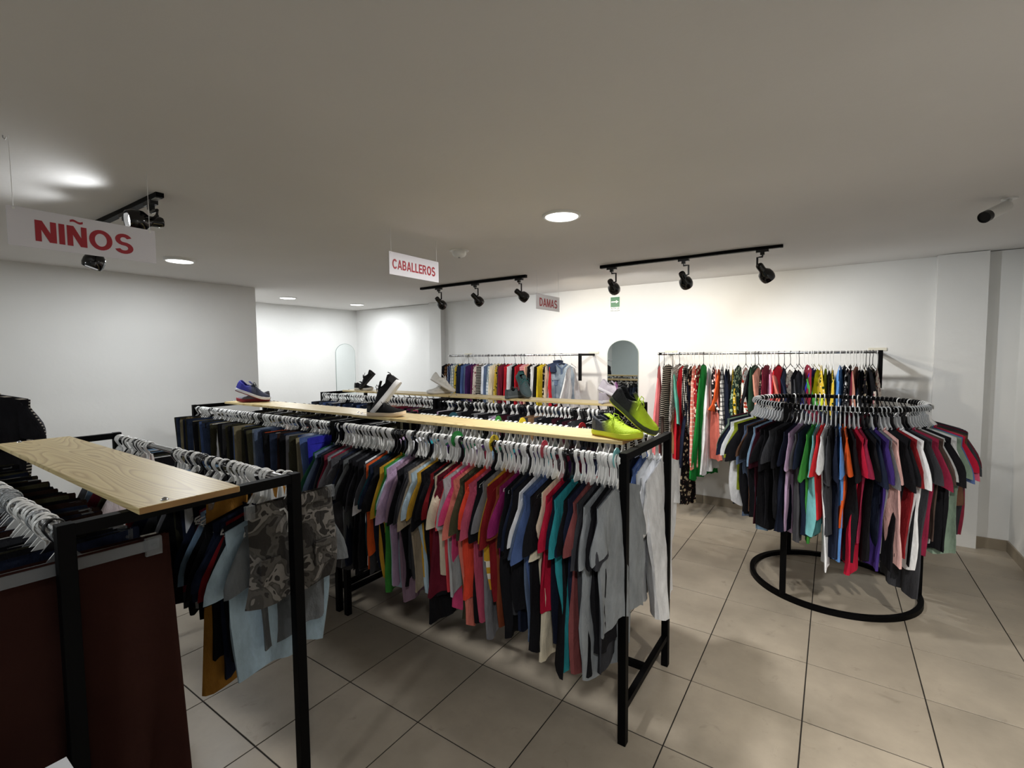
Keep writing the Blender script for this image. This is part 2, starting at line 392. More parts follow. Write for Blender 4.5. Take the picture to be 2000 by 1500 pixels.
# ---------------------------------------------------------------- ceiling fittings
def emit(name, col, s):
    m, nt, p = newmat(name); p.inputs['Base Color'].default_value = (.9, .9, .9, 1)
    p.inputs['Emission Color'].default_value = col; p.inputs['Emission Strength'].default_value = s; return m
glow = emit('lamp_diffuser', (1, 1, .98, 1), 6)
dl = ['round white downlight nearest the camera, above the middle clothes rack', 'round white downlight beside the NIÑOS sign', 'left one of the two small downlights in the far left recess', 'right one of the two small downlights in the far left recess']
for (x, y), lb in zip(DOWN, dl):
    d = thing('downlight', lb, 'ceiling light', (x, y, CEIL), group='round recessed downlights')
    MB().lathe([(.098, -.012), (.106, -.016), (.116, -.010), (.120, .01), (.098, .01)], 40, cap=False).build('trim_ring', white_pl, d)
    MB().lathe([(.001, -.013), (.098, -.013), (.098, .008), (.001, .008)], 40).build('diffuser', glow, d)
sm = thing('smoke_detector', 'white round smoke detector on the ceiling right of the CABALLEROS sign', 'smoke detector', (-2.516, 2.974, CEIL + .004))
MB().lathe([(.001, 0), (.078, 0), (.078, -.014), (.070, -.018), (.001, -.018)], 32).build('base_plate', white_pl, sm)
MB().lathe([(.056, -.016), (.056, -.040), (.045, -.056), (.020, -.064), (.001, -.064)], 28, cap=False).build('sensor_dome', white_pl, sm)
MB().lathe([(.001, -.062), (.010, -.062), (.009, -.070), (.001, -.071)], 12).build('indicator_button', plain('grey_plastic', '9a9a9a', .4), sm)

def lamp_head(parent, x, aim, gx, pz=-.185):
    MB().box((x - .045, -.018, -.052), (x + .045, .018, -.030)).build('track_adapter', black_pl, parent, False)
    MB().cbox((x, 0, -.062), (.03, .026, .022)).build('swivel', black_pl, parent, False)
    arm = MB().tube([(x, 0, -.07), (x, 0, -.086), (x + gx, 0, -.088), (x + gx, 0, pz + .02), (x + gx * .25, 0, pz + .009)], .0085, 6); arm.build('arm', black_pl, parent)
    P = Vector((x, 0, pz)); dr = (Vector(aim) - P).normalized()
    M = Matrix.Translation(P) @ dr.to_track_quat('Z', 'Y').to_matrix().to_4x4()
    # bell: neck towards the ceiling, mouth towards the aim point
    shd = MB().lathe([(.001, -.052), (.024, -.050), (.028, -.040), (.027, .0), (.030, .012), (.050, .035), (.056, .062), (.056, .088), (.049, .108), (.046, .106), (.052, .086), (.05, .06), (.02, .03)], 24, M, cap=False).build('shade', lampblack, parent)
    MB().lathe([(.001, .060), (.030, .064), (.040, .078), (.030, .092), (.001, .097)], 16, M, cap=False).build('bulb', glow, shd)
    return P + dr * .125
lbt = ['black track with three spotlights on the ceiling left of the DAMAS sign', 'black track with three spotlights on the ceiling above the right wall rail']
for (xa, xb, y, lamps), lb in zip(TRACKS, lbt):
    t = thing('track_light', lb, 'track light', (0, y, CEIL + .002), group='spotlight tracks along the back wall')
    MB().box((xa, -.018, -.030), (xb, .018, 0)).build('track_rail', black_steel, t, False)
    MB().box((xb - .16, -.013, -.034), (xb - .02, .013, -.029)).build('feed_cover', plain('grey_plastic', '9a9a9a', .4), t, False)
    for k, (x, aim, pw, cl) in enumerate(lamps):
        a = Vector(aim) - Vector((0, y, CEIL)); gx = (.042, .042, .030)[k] if xa < -3 else (.042, .042, -.036)[k]
        p = lamp_head(t, x, a, gx)
        spot(Vector((0, y, CEIL)) + p, aim, pw * 1.25, 130, .8, cl, .03)
t = thing('track_light', 'black spotlight track behind the NIÑOS sign', 'track light', (0, 1.05, CEIL + .002))
MB().box((-4.05, -.018, -.030), (-2.88, .018, 0)).build('track_rail', black_steel, t, False)
MB().box((-3.0, -.013, -.034), (-2.90, .013, -.029)).build('feed_cover', plain('grey_plastic', '9a9a9a', .4), t, False)
p = lamp_head(t, -3.0, (-3.05, -1.2, -.30), .075, -.135)
spot(Vector((0, 1.05, CEIL)) + p, (-2.80, -1.0, 2.42), 6, 130, .8, COOL, .03)
p = lamp_head(t, -3.36, (-3.45, -1.2, -.30), .05)
spot(Vector((0, 1.05, CEIL)) + p, (-3.60, -1.0, 2.36), 4.5, 126, .8, COOL, .03)
lamp_head(t, -3.84, (-3.95, -.35, -1.2), .04)

# hanging signs
signm = plain('sign_white_acrylic', 'd8d6dc', .25, 0, .5); redm = plain('sign_red_vinyl', '9c1c2a', .5)
stringm = plain('nylon_string', 'e8e8e8', .4)
def sign(word, X, ya, yb, z0, z1, la, lb_, hgt, dz=-.003):
    W = yb - ya
    s = thing('hanging_sign', 'white hanging sign with red letters reading ' + word, 'sign', (X, (ya + yb) / 2, (z0 + z1) / 2), (0, 0, PI / 2), group='white department signs hung from the ceiling')
    pn = bevel(MB().cbox((0, 0, 0), (W, .004, z1 - z0)).build('panel', signm, s, False), .0008, 1)
    c = (ya + yb) / 2
    letters('lettering', word, la - c, lb_ - c, dz, hgt, redm, pn).location = (0, -.0021, 0)
    for e in (-W / 2 + .02, W / 2 - .02):
        MB().tube([(e, 0, (z1 - z0) / 2 - .008), (e, 0, CEIL - (z0 + z1) / 2 + .004)], .0011, 5).build('string', stringm, s)
        MB().cbox((e, 0, (z1 - z0) / 2 - .008), (.008, .007, .008)).build('clip', white_pl, s, False)
sign('NIÑOS', -2.617, .447, .926, 2.160, 2.309, .5235, .840, .082, -.006)
sign('CABALLEROS', -2.45, 2.180, 2.655, 2.268, 2.419, 2.206, 2.617, .064)
sign('DAMAS', -2.36, 3.905, 4.37, 2.168, 2.316, 3.967, 4.320, .080)

# exit sticker
ev = thing('exit_route_sign', 'small green and white sign with an arrow above the arched mirror', 'sign', (-2.285, BACK - .002, 2.355))
MB().cbox((0, 0, 0), (.13, .003, .20)).build('panel', plain('sign_white', 'e6ece8', .4), ev, False)
MB().cbox((0, -.002, .028), (.118, .002, .125)).build('green_field', plain('sign_green', '1f6b45', .4), ev, False)
ar = MB().box((-.05, -.0045, .024), (.018, -.0032, .038)); ar.loft([[(.012, -.0045, .052), (.012, -.0045, .010), (.048, -.0045, .031)], [(.012, -.0032, .052), (.012, -.0032, .010), (.048, -.0032, .031)]])
ar.build('arrow', plain('sign_white', 'e6ece8', .4), ev, False)
inkm = plain('sign_dark_ink', '3a4650', .5)
text('lettering', 'RUTA DE', .026, inkm, ev, (0, -.002, -.052), (PI / 2, 0, 0), 1, .0006, .0004)
text('lettering', 'EVACUACION', .022, inkm, ev, (0, -.002, -.080), (PI / 2, 0, 0), .85, .0006, .0004)

# security camera
cc = thing('security_camera', 'white bullet security camera on the ceiling at the far right', 'security camera', (.79, 3.79, CEIL))
MB().lathe([(.001, 0), (.036, 0), (.034, -.010), (.001, -.012)], 24).build('mount', white_pl, cc)
MB().tube([(0, 0, -.008), (-.012, -.02, -.04), (-.02, -.035, -.052)], .012, 8).build('bracket', white_pl, cc)
a = Vector((-.012, -.03, -.048)); bq = Vector((-.128, -.15, -.122)); d = (bq - a); M = Matrix.Translation(a) @ d.to_track_quat('Z', 'Y').to_matrix().to_4x4(); Lh = d.length
MB().lathe([(.001, 0), (.026, .002), (.030, .012), (.030, Lh - .03)], 24, M).build('housing', white_pl, cc)
MB().lathe([(.031, Lh - .03), (.031, Lh), (.027, Lh), (.026, Lh - .006), (.001, Lh - .006)], 24, M).build('lens_hood', black_pl, cc)
hk = thing('ceiling_hook', 'small metal hook screwed into the ceiling at the upper left', 'hook', (-2.632, .455, CEIL))
MB().tube([(0, 0, 0), (0, 0, -.012), (.008, .004, -.02), (.012, .006, -.012)], .002, 6).build('hook', chrome, hk)

# arched mirrors
def mirror_mat():
    m, nt, p = newmat('mirror_glass'); p.inputs['Base Color'].default_value = (.86, .90, .90, 1); p.inputs['Metallic'].default_value = 1; p.inputs['Roughness'].default_value = .015; return m
mirm = mirror_mat(); edgem = plain('mirror_edge', '8ea09c', .2, .3)
def mirror(lb, loc, rz, W, z0, z1):
    r = thing('arched_mirror', lb, 'mirror', loc, (0, 0, rz), group='frameless arched wall mirrors')
    def outline(e):
        w = W / 2 - e; pts = [(-w, z0 + e), (w, z0 + e)]; n = 20; zc = z1 - W * .42
        for k in range(n + 1):
            a = PI * k / n; pts.append((w * math.cos(a), zc + (W * .42 - e) * math.sin(a)))
        return pts
    MB().loft([[(x, -.002, z) for x, z in outline(0)], [(x, -.006, z) for x, z in outline(0)], [(x, -.0085, z) for x, z in outline(.006)]], True, False).build('bevelled_edge', edgem, r, False)
    MB().loft([[(x, -.0080, z) for x, z in outline(.0055)], [(x, -.0087, z) for x, z in outline(.0058)]]).build('glass', mirm, r, False)
mirror('tall arched mirror on the back wall between the two wall rails', (-2.182, BACK, 0), 0, .405, .45, 1.905)
mirror('tall arched mirror on the far left recess wall', (FARLEFT, 5.435, 0), PI / 2, .415, .45, 1.965)
TEES='''-2.696 forest_green tee 0.62
-2.663 slate_blue tee 0
-2.639 navy tee 0
-2.615 charcoal tee 0
-2.591 black tee 0
-2.567 maroon tee 0
-2.546 dark_grey tee 0
-2.525 grey tee 0
-2.49 burgundy tee 0.62
-2.46 dark_grey tee 0
-2.429 navy tee 0
-2.409 navy tee 0
-2.39 black tee 0
-2.361 heather_grey tee 0.72
-2.342 black tee 0
-2.323 black tee 0
-2.304 black tee 0
-2.285 charcoal tee 0.74
-2.252 black tee 0
-2.227 black tee 0
-2.204 white tee 0.68
-2.185 dark_grey tee 0
-2.166 orange long 0.66
-2.14 dark_teal tee 0
-2.114 navy tee 0
-2.083 black tee 0
-2.054 mustard tee 0
-2.028 green tee 0.78
-2.003 pale_blue tee 0.72
-1.979 lavender tee 0
-1.946 mauve tee 0.78
-1.914 black tee 0
-1.886 charcoal tee 0
-1.855 dark_grey tee 0
-1.824 beige tee 0
-1.798 pale_blue tee 0
-1.775 mustard tee 0
-1.745 black tee 0.8
-1.716 black tee 0.82
-1.689 dark_red tee 0
-1.67 black tee 0
-1.651 cream tee 0.6
-1.627 maroon tee 0
-1.599 coral_red tee 0.66
-1.575 light_grey tee 0.62
-1.548 hot_pink tee 0.76
-1.522 salmon tee 0.78
-1.492 olive tee 0.7
-1.466 dark_olive tee 0.72
-1.437 red_orange tee 0.66
-1.412 rose tee 0.74
-1.387 black tee 0.8
-1.356 grey tee 0.8
-1.329 gold_striped tee 0.6
-1.299 dark_red tee 0
-1.267 rust_brown tee 0.76
-1.244 magenta tee 0
-1.22 black tee 0.8
-1.201 charcoal tee 0
-1.182 navy tee 0.72
-1.163 black tee 0
-1.143 white tee 0.62
-1.116 slate_blue tee 0.72
-1.089 denim_blue tee 0.66
-1.061 black tee 0.76
-1.032 cream tee 0.86
-1.002 crimson tee 0.6
-0.977 dark_navy tee 0.72
-0.954 teal tee 0.82
-0.92 black tee 0.82
-0.895 navy tee 0
-0.871 rosewood tee 0.8
-0.843 charcoal tee 0.72
-0.824 black tee 0
-0.805 stone_grey tee 0.82
-0.786 black tee 0
-0.767 charcoal tee 0
-0.748 stone_grey tee 0.6'''
TROU='''-4.72 black - 0
-4.691 dark_olive - 0
-4.661 dark_denim - 0
-4.632 camo_khaki - 0
-4.598 khaki - 0
-4.564 navy - 0
-4.522 dark_olive - 0
-4.48 dark_denim - 0
-4.444 dark_denim - 0
-4.407 dark_denim - 0
-4.365 khaki - 0
-4.324 black - 0
-4.282 denim_blue - 0
-4.248 dark_olive - 0
-4.214 dark_olive - 0
-4.18 black - 0
-4.147 dark_denim - 0
-4.113 dark_denim - 0
-4.08 khaki - 0
-4.048 dark_olive - 0
-4.016 white - 0
-3.968 black - 0
-3.941 dark_olive - 0
-3.913 dark_grey - 0
-3.878 black - 0
-3.844 olive - 0
-3.814 black - 0
-3.785 dark_olive - 0
-3.76 dark_olive - 0
-3.734 black - 0
-3.705 khaki - 0
-3.676 khaki - 0
-3.644 denim_blue - 0
-3.612 dark_olive - 0
-3.585 dark_olive - 0
-3.557 olive - 0
-3.53 black - 0
-3.503 black - 0
-3.466 olive - 0
-3.43 pale_denim - 0
-3.405 denim_blue - 0
-3.379 slate_blue - 0
-3.335 black - 0
-3.309 dark_denim - 0
-3.284 black - 0
-3.236 orange - 0
-3.187 black - 0
-3.16 dark_denim - 0
-3.134 black - 0
-3.088 dark_brown - 0
-3.042 black - 0
-3.017 dark_denim - 0
-2.992 black - 0
-2.965 olive - 0
-2.937 grey - 0
-2.908 dark_olive - 0
-2.879 bleached_denim - 0
-2.85 khaki - 0
-2.821 navy - 0
-2.79 denim_blue - 0
-2.76 royal_blue - 0'''
WALLR='''-1.607 coral_pink dress 1.02
-1.55 brown_knit dress 1.05
-1.505 black_stripe long 0.9
-1.46 tan dress 0.95
-1.427 teal_green blouse 0.62
-1.384 tweed long 0.85
-1.346 red dress 1.0
-1.308 dotted long 0.75
-1.276 navy dress 1.05
-1.26 black_floral dress 1.5
-1.229 coral_gingham dress 1.1
-1.181 red_floral blouse 0.6
-1.135 kelly_green dress 1.2
-1.079 white dress 1.1
-1.038 mono_floral blouse 0.5
-1.013 salmon dress 0.95
-0.983 rust_orange blouse 0.45
-0.953 white_grid dress 0.9
-0.914 dark_navy blouse 0.6
-0.889 dark_navy blouse 0.6
-0.85 yellow_floral dress 0.8
-0.802 green_floral dress 0.9
-0.731 red_flower_white dress 0.75
-0.685 black blouse 0.6
-0.648 dark_green blouse 0.7
-0.616 dusty_salmon blouse 0.6
-0.579 black_floral blouse 0.6
-0.543 maroon long 0.6
-0.507 pink blouse 0.7
-0.476 salmon blouse 0.5
-0.441 red blouse 0.6
-0.393 navy blouse 0.4
-0.341 pale_floral blouse 0.7
-0.294 black blouse 0.7
-0.269 charcoal blouse 0.7
-0.231 charcoal blouse 0.6
-0.198 burgundy long 0.7
-0.169 green blouse 0.4
-0.153 royal_blue blouse 0.6
-0.116 lime blouse 0.7
-0.088 yellow_floral blouse 0.7
-0.056 lime blouse 0.7
-0.028 black blouse 0.6
-0.001 yellow_floral blouse 0.6
0.054 sky_blue blouse 0.5
0.092 black blouse 0.6
0.127 mono_floral blouse 0.5
0.153 maroon blouse 0.5
0.172 dusty_salmon blouse 0.6
0.198 black blouse 0.6
0.221 navy blouse 0.6
0.243 black_floral blouse 0.6
0.269 black blouse 0.6
0.291 black_floral blouse 0.7
0.323 pale_floral dress 0.7'''
WALLL='''-4.715 black shirt 0
-4.655 brown_plaid shirt 0
-4.596 navy_plaid shirt 0
-4.537 white_plaid shirt 0
-4.468 yellow_floral shirt 0
-4.401 navy shirt 0
-4.334 denim_blue shirt 0
-4.287 slate_blue shirt 0
-4.231 dark_purple shirt 0
-4.166 plum shirt 0
-4.093 pale_floral shirt 0
-4.039 black_stripe shirt 0
-3.976 white shirt 0
-3.931 slate_blue shirt 0
-3.878 white_plaid shirt 0
-3.817 cream shirt 0
-3.765 yellow_floral shirt 0
-3.706 plum_brown shirt 0
-3.655 maroon shirt 0
-3.596 red shirt 0
-3.529 white shirt 0
-3.48 black shirt 0
-3.431 red shirt 0
-3.383 burgundy shirt 0
-3.342 pink_stripe shirt 0
-3.295 peach shirt 0
-3.247 black shirt 0
-3.208 mono_floral shirt 0
-3.169 white shirt 0
-3.131 black shirt 0
-3.077 yellow shirt 0
-3.017 black_floral shirt 0
-2.972 cream shirt 0
-2.927 red shirt 0'''
ROUND='''-170.0 sage tee 0.7
-163.8 black tee 0.7
-159.3 navy tee 0
-154.8 white tee 0.7
-150.2 olive_lime tee 0.6
-146.2 black tee 0.7
-143.2 black tee 0.7
-140.0 slate_blue tee 0.7
-136.8 brown tee 0.66
-134.2 black tee 0.66
-131.5 light_blue tee 0.76
-128.8 wine_dark tee 0.76
-126.2 black tee 0.72
-123.0 black tee 0.72
-119.5 charcoal tee 0.66
-116.0 black tee 0.66
-113.4 dark_navy tee 0.7
-110.8 lavender tee 0.72
-107.8 dark_grey tee 0.74
-105.2 navy tee 0.7
-102.6 green tee 0.78
-100.0 aqua tee 0.7
-97.4 bright_red tee 0.6
-94.8 white tee 0.86
-92.2 charcoal tee 0.7
-89.6 navy tee 0.84
-87.0 sky_blue tee 0.86
-84.4 orange tee 0.6
-81.8 black tee 0.8
-79.2 crimson tee 0.92
-76.6 wine tee 0.7
-74.0 black tee 0.8
-71.4 navy tee 0.82
-68.8 indigo tee 0.84
-66.2 grey tee 0.8
-63.6 light_pink tee 0.82
-61.0 black tee 0.84
-58.4 black tee 0.8
-55.8 dark_red tee 0.78
-53.2 white tee 0.86
-50.6 black tee 0.8
-48.0 charcoal tee 1.0
-45.4 wine tee 0.78
-42.8 brown_knit tee 0.7
-40.2 light_grey tee 0.7
-37.6 black tee 0.76
-35.0 black tee 0.76
-32.4 pale_grey tee 0.68
-29.8 sage tee 0.76
-27.2 denim_blue tee 0.7
-24.6 crimson tee 0.78
-22.0 rose tee 0.6
-19.4 brown tee 0.5'''

# ---------------------------------------------------------------- racks
RZ = 1.275    # rail height
PS = .036     # post size
def rack(lb, xa, xb, ya, yb, group=None):
    r = thing('clothes_rack', lb, 'clothes rack', ((xa + xb) / 2, (ya + yb) / 2, 0), group=group)
    W = xb - xa; D = yb - ya; H = 1.302; s = PS / 2
    for sx in (-1, 1):
        for sy in (-1, 1):
            x = sx * (W / 2 - s); y = sy * D / 2
            bevel(MB().box((x - s, y - s, 0), (x + s, y + s, H)).build('post', black_steel, r, False), .0015, 1)
        x = sx * (W / 2 - s)
        MB().box((x - .016, -D / 2 + s, H - .034), (x + .016, D / 2 - s, H - .002)).build('top_crossbar', black_steel, r, False)
        MB().box((x - .014, -D / 2 + s, .150), (x + .014, D / 2 - s, .180)).build('lower_crossbar', black_steel, r, False)
    for sy in (-1, 1):
        MB().tube([(-W / 2 + PS, sy * D / 2, RZ), (W / 2 - PS, sy * D / 2, RZ)], .0125, 12).build('hanging_rail', chrome, r)
    MB().box((-W / 2 + .032, -.014, .150), (W / 2 - .032, .014, .180)).build('floor_stretcher', black_steel, r, False)
    return r
rack('low black steel rack with brown trousers in the left foreground', -3.40, -1.593, .34, .96)
rack('left half of the long middle rack, hung with trousers', -4.80, -2.72, 1.93, 2.57, 'racks of the middle row')
rack('right half of the long middle rack, hung with colourful T-shirts', -2.665, -.712, 1.93, 2.57, 'racks of the middle row')
rack('left half of the rear row of racks, dark jeans on it', -5.15, -3.26, 3.47, 4.11, 'racks of the rear row')
rack('right half of the rear row of racks, under the teal and lilac shoes', -3.22, -1.35, 3.47, 4.11, 'racks of the rear row')

def wood():
    m, nt, p = newmat('pine_wood'); p.inputs['Roughness'].default_value = .38; p.inputs['Specular IOR Level'].default_value = .4
    tc = node(nt, 'ShaderNodeTexCoord'); mp = node(nt, 'ShaderNodeMapping'); mp.inputs['Scale'].default_value = (.45, 3.4, 3.4)
    nt.links.new(tc.outputs['Object'], mp.inputs[0])
    n = node(nt, 'ShaderNodeTexNoise', Scale=1.9, Detail=1.5, Roughness=.4, Distortion=.25); nt.links.new(mp.outputs[0], n.inputs['Vector'])
    rings = mth(nt, 'FRACT', mth(nt, 'MULTIPLY', n.outputs[0], 26))
    g = ramp(nt, rings, [(0, rgb('d8c592')), (.55, rgb('d0bb86')), (.86, rgb('b59a66')), (1, rgb('d8c592'))])
    n2 = node(nt, 'ShaderNodeTexNoise', Scale=3.0, Detail=8.0, Roughness=.6); mp2 = node(nt, 'ShaderNodeMapping'); mp2.inputs['Scale'].default_value = (1.0, 26, 26)
    nt.links.new(tc.outputs['Object'], mp2.inputs[0]); nt.links.new(mp2.outputs[0], n2.inputs['Vector'])
    c = mixc(nt, ramp(nt, n2.outputs[0], [(.45, (0, 0, 0, 1)), (.7, (.35, .35, .35, 1))]), g, rgb('b89f72'))
    nt.links.new(c, p.inputs['Base Color']); bump(nt, n2.outputs[0], .1, .001); return m
woodm = wood(); woodedge = plain('plank_edge_wood', 'a07c50', .7, 0, .3, (40, .3, .002), .15, 12)
def plank(lb, xa, xb, ya, yb, skew=0, z=1.3005, t=.019):
    p = thing('wooden_plank', lb, 'plank', ((xa + xb) / 2, (ya + yb) / 2, z), (0, 0, skew))
    W = xb - xa; D = yb - ya
    bevel(MB().box((-W / 2, -D / 2, .0005), (W / 2, D / 2, t)).build('board', woodm, p, False), .0015, 1)
    for e in (-1, 1):
        MB().box((e * W / 2 - .0004, -D / 2 + .002, .001), (e * W / 2 + .0006, D / 2 - .002, t - .001)).build('end_grain', woodedge, p, False)
        MB().lathe([(.010, t), (.009, t + .003), (.004, t + .007), (.001, t + .008)], 8, Matrix.Translation((e * (W / 2 - .03), -.06, 0))).build('screw', chrome, p)
    return p
plank('pale pine plank across the foreground rack above the brown trousers', -3.30, -1.53, .475, .737, -.004)
plank('pine plank on the left half of the middle rack, under the blue running shoes', -4.66, -2.80, 2.13, 2.39)
plank('pine plank on the right half of the middle rack, under the lime shoes', -2.79, -.80, 2.10, 2.36, -.008)
plank('pine plank on the left half of the rear racks, under the white shoes', -4.98, -3.25, 3.64, 3.90)
plank('pine plank on the right half of the rear racks, under the lilac shoes', -3.24, -1.37, 3.64, 3.90)

# round rack
RC = (.02, 4.2); RR = .52; RTZ = 1.362
rr = thing('round_clothes_rack', 'black round clothes rack with a ring base right of the middle rack', 'clothes rack', (RC[0], RC[1], 0))
def flatring(r, z0, z1, th, n=72):
    b = MB(); rings = []
    for k in range(n):
        a = 2 * PI * k / n; c, s = math.cos(a), math.sin(a)
        rings.append([((r - th) * c, (r - th) * s, z0), ((r + th) * c, (r + th) * s, z0), ((r + th) * c, (r + th) * s, z1), ((r - th) * c, (r - th) * s, z1)])
    rings.append(rings[0]); return b.loft(rings, False, False)
flatring(RR, .0, .034, .016).build('base_ring', black_steel, rr)
flatring(RR, RTZ - .014, RTZ + .014, .009).build('top_ring', black_steel, rr)
for ang in (-122, 125, 8):
    x, y = RR * math.cos(math.radians(ang)), RR * math.sin(math.radians(ang))
    bevel(MB().box((x - .019, y - .019, .02), (x + .019, y + .019, RTZ - .01)).build('post', black_steel, rr, False), .0015, 1)

# wall rails
plate = plain('cream_wall_plate', 'd8d4c4', .5)
def wall_rail(lb, xa, xb, y, z):
    r = thing('wall_rail', lb, 'wall rail', ((xa + xb) / 2, y, z), group='black wall rails on the back wall')
    W = xb - xa; D = BACK - y
    MB().tube([(-W / 2, 0, 0), (W / 2, 0, 0)], .0125, 10).build('rail', chrome, r)
    for e in (-1, 1):
        x = e * (W / 2 - .03) if e < 0 else W / 2
        MB().box((x - .014, -.014, -.014), (x + .014, D, .014)).build('wall_arm', black_steel, r, False)
        MB().box((x - .07, D - .01, .012), (x + .07, D, .04)).build('mounting_plate', plate, r, False)
    MB().box((W / 2 - .016, -.02, -.32), (W / 2 + .016, .012, .015)).build('end_upright', black_steel, r, False)
    return r
wall_rail('shorter wall rail left of the arched mirror, hung with shirts and a denim vest', -4.70, -2.575, 5.30, 1.728)
wall_rail('longer wall rail right of the arched mirror, hung with dresses and blouses', -1.62, .345, 5.30, 1.728)

# ---------------------------------------------------------------- hangers (origin: middle of the rail)
def hook_pts(r=.022, neck=-.06):
    zc = .0125 + .0035 - r
    pts = [(0, r * math.cos(a), zc + r * math.sin(a)) for a in [math.radians(d) for d in range(-35, 216, 25)]]
    return pts + [(0, -.008, -.038), (0, 0, -.048), (0, 0, neck)]
def m_tee_hanger(mt, fl=2.7):
    b = MB(); b.tube(hook_pts(neck=-.105), .0033, 6, flat=fl)
    for s in (-1, 1):
        b.tube([(0, 0, -.098), (0, s * .03, -.122), (0, s * .10, -.148), (0, s * .165, -.172), (0, s * .168, -.182), (0, s * .15, -.186), (0, 0, -.186)], .0036, 5, flat=.8)
    b.loft([[(-.003, -.008, -.046), (.003, -.008, -.046), (.003, .008, -.046), (-.003, .008, -.046)], [(-.003, -.014, -.085), (.003, -.014, -.085), (.003, .014, -.085), (-.003, .014, -.085)], [(-.002, -.050, -.128), (.002, -.050, -.128), (.002, .050, -.128), (-.002, .050, -.128)]])
    return b.mesh('tee_hanger', mt)
def m_slim_hanger(mt):
    b = MB(); b.tube(hook_pts(.020, neck=-.11), .0028, 5)
    for s in (-1, 1): b.tube([(0, 0, -.105), (0, s * .03, -.122), (0, s * .12, -.152), (0, s * .13, -.16)], .0034, 5)
    return b.mesh('slim_hanger', mt)
def m_clip_hanger(mt):
    b = MB(); b.tube(hook_pts(neck=-.07), .0033, 6, flat=2.7)
    b.loft([[(-.003, -.010, -.045), (.003, -.010, -.045), (.003, .010, -.045), (-.003, .010, -.045)], [(-.002, -.034, -.074), (.002, -.034, -.074), (.002, .034, -.074), (-.002, .034, -.074)]])
    b.box((-.003, -.160, -.086), (.003, .160, -.076)); return b.mesh('clip_hanger', mt)
def m_clip():
    b = MB(); b.box((-.008, -.015, -.112), (-.003, .015, -.066)); b.box((.003, -.015, -.112), (.008, .015, -.066)); b.tube([(-.010, 0, -.086), (.010, 0, -.086)], .005, 6); return b.mesh('clip', clear_pl, False)
frost = clear_mat(); frost.name = 'frosted_plastic'; pf = frost.node_tree.nodes['Principled BSDF']; pf.inputs['Roughness'].default_value = .3; pf.inputs['Transmission Weight'].default_value = .35
HM = {('thin', 'white'): m_tee_hanger(frost, 1.2), ('thin', 'black'): m_tee_hanger(black_pl, 1.2), ('tee', 'white'): m_tee_hanger(white_pl), ('tee', 'black'): m_tee_hanger(black_pl), ('slim', 'white'): m_slim_hanger(white_pl), ('slim', 'black'): m_slim_hanger(black_pl),
      ('clip', 'white'): m_clip_hanger(white_pl), ('clip', 'black'): m_clip_hanger(black_pl), ('clip', 'clear'): m_clip_hanger(clear_pl)}
CLIP = m_clip()

# ---------------------------------------------------------------- garments (origin: middle of the rail, width along y, rail along x)
def fold(r, y, t, amp):
    return amp * t * (math.sin(y * r[0] + r[1]) + .6 * math.sin(y * r[2] + r[3] + t * 2))
def rr4(): return (rnd.uniform(18, 34), rnd.uniform(0, 6), rnd.uniform(40, 70), rnd.uniform(0, 6))
def g_body(b, L, W, th=.011, flare=0.0, neck=.055, drop=.10, slope=.30, ny=12, nz=9, sleeveless=False, fa=.012, vneck=.03, narrow=.1, twist=.0):
    """closed tube of cloth: front row then back row around each ring"""
    r = rr4(); rings = []; tilt = rnd.uniform(-.03, .03); ph = rnd.uniform(0, 6); kz = rnd.uniform(5, 10); off = rnd.uniform(-.02, .02); seed = rnd.uniform(0, 99)
    for k in range(nz + 1):
        t = (k / nz) ** 1.1; ring = []
        w = W * (1 - narrow * t + flare * t) * (1 + .05 * t * math.sin(t * kz + ph)); ca, sa = math.cos(twist * t), math.sin(twist * t)
        for side in (1, -1):
            rng = range(ny + 1) if side > 0 else range(ny, -1, -1)
            for j in rng:
                u = -1 + 2 * j / ny; y = u * w; ys = u * W
                zs = -(drop + slope * abs(ys))
                if abs(ys) < neck: zs -= vneck * (1 - (abs(ys) / neck) ** 2) * (1.0 if side > 0 else .35)
                if sleeveless and abs(u) > .75: zs -= .10 * (abs(u) - .75) / .25
                zh = -(drop + L) + .014 * math.sin(y * 14 + r[1]) + .012 * math.sin(y * 37 + ph)
                z = zs + (zh - zs) * t
                edge = math.sqrt(max(0, 1 - u * u)); nn = noise.noise(Vector((y * 9 + seed, z * 5, side)))
                x = side * (th * (.25 + .9 * min(1, t * 4)) * (.35 + .65 * edge)) + fold(r, y, min(1, t * 1.6), fa) + .012 * nn * min(1, t * 3)
                if k == 0 and abs(ys) >= neck: x = side * .003
                y += off * t
                ring.append((x * ca - y * sa + tilt * t, x * sa + y * ca, z))
        rings.append(ring)
    b.loft(rings, False, False)
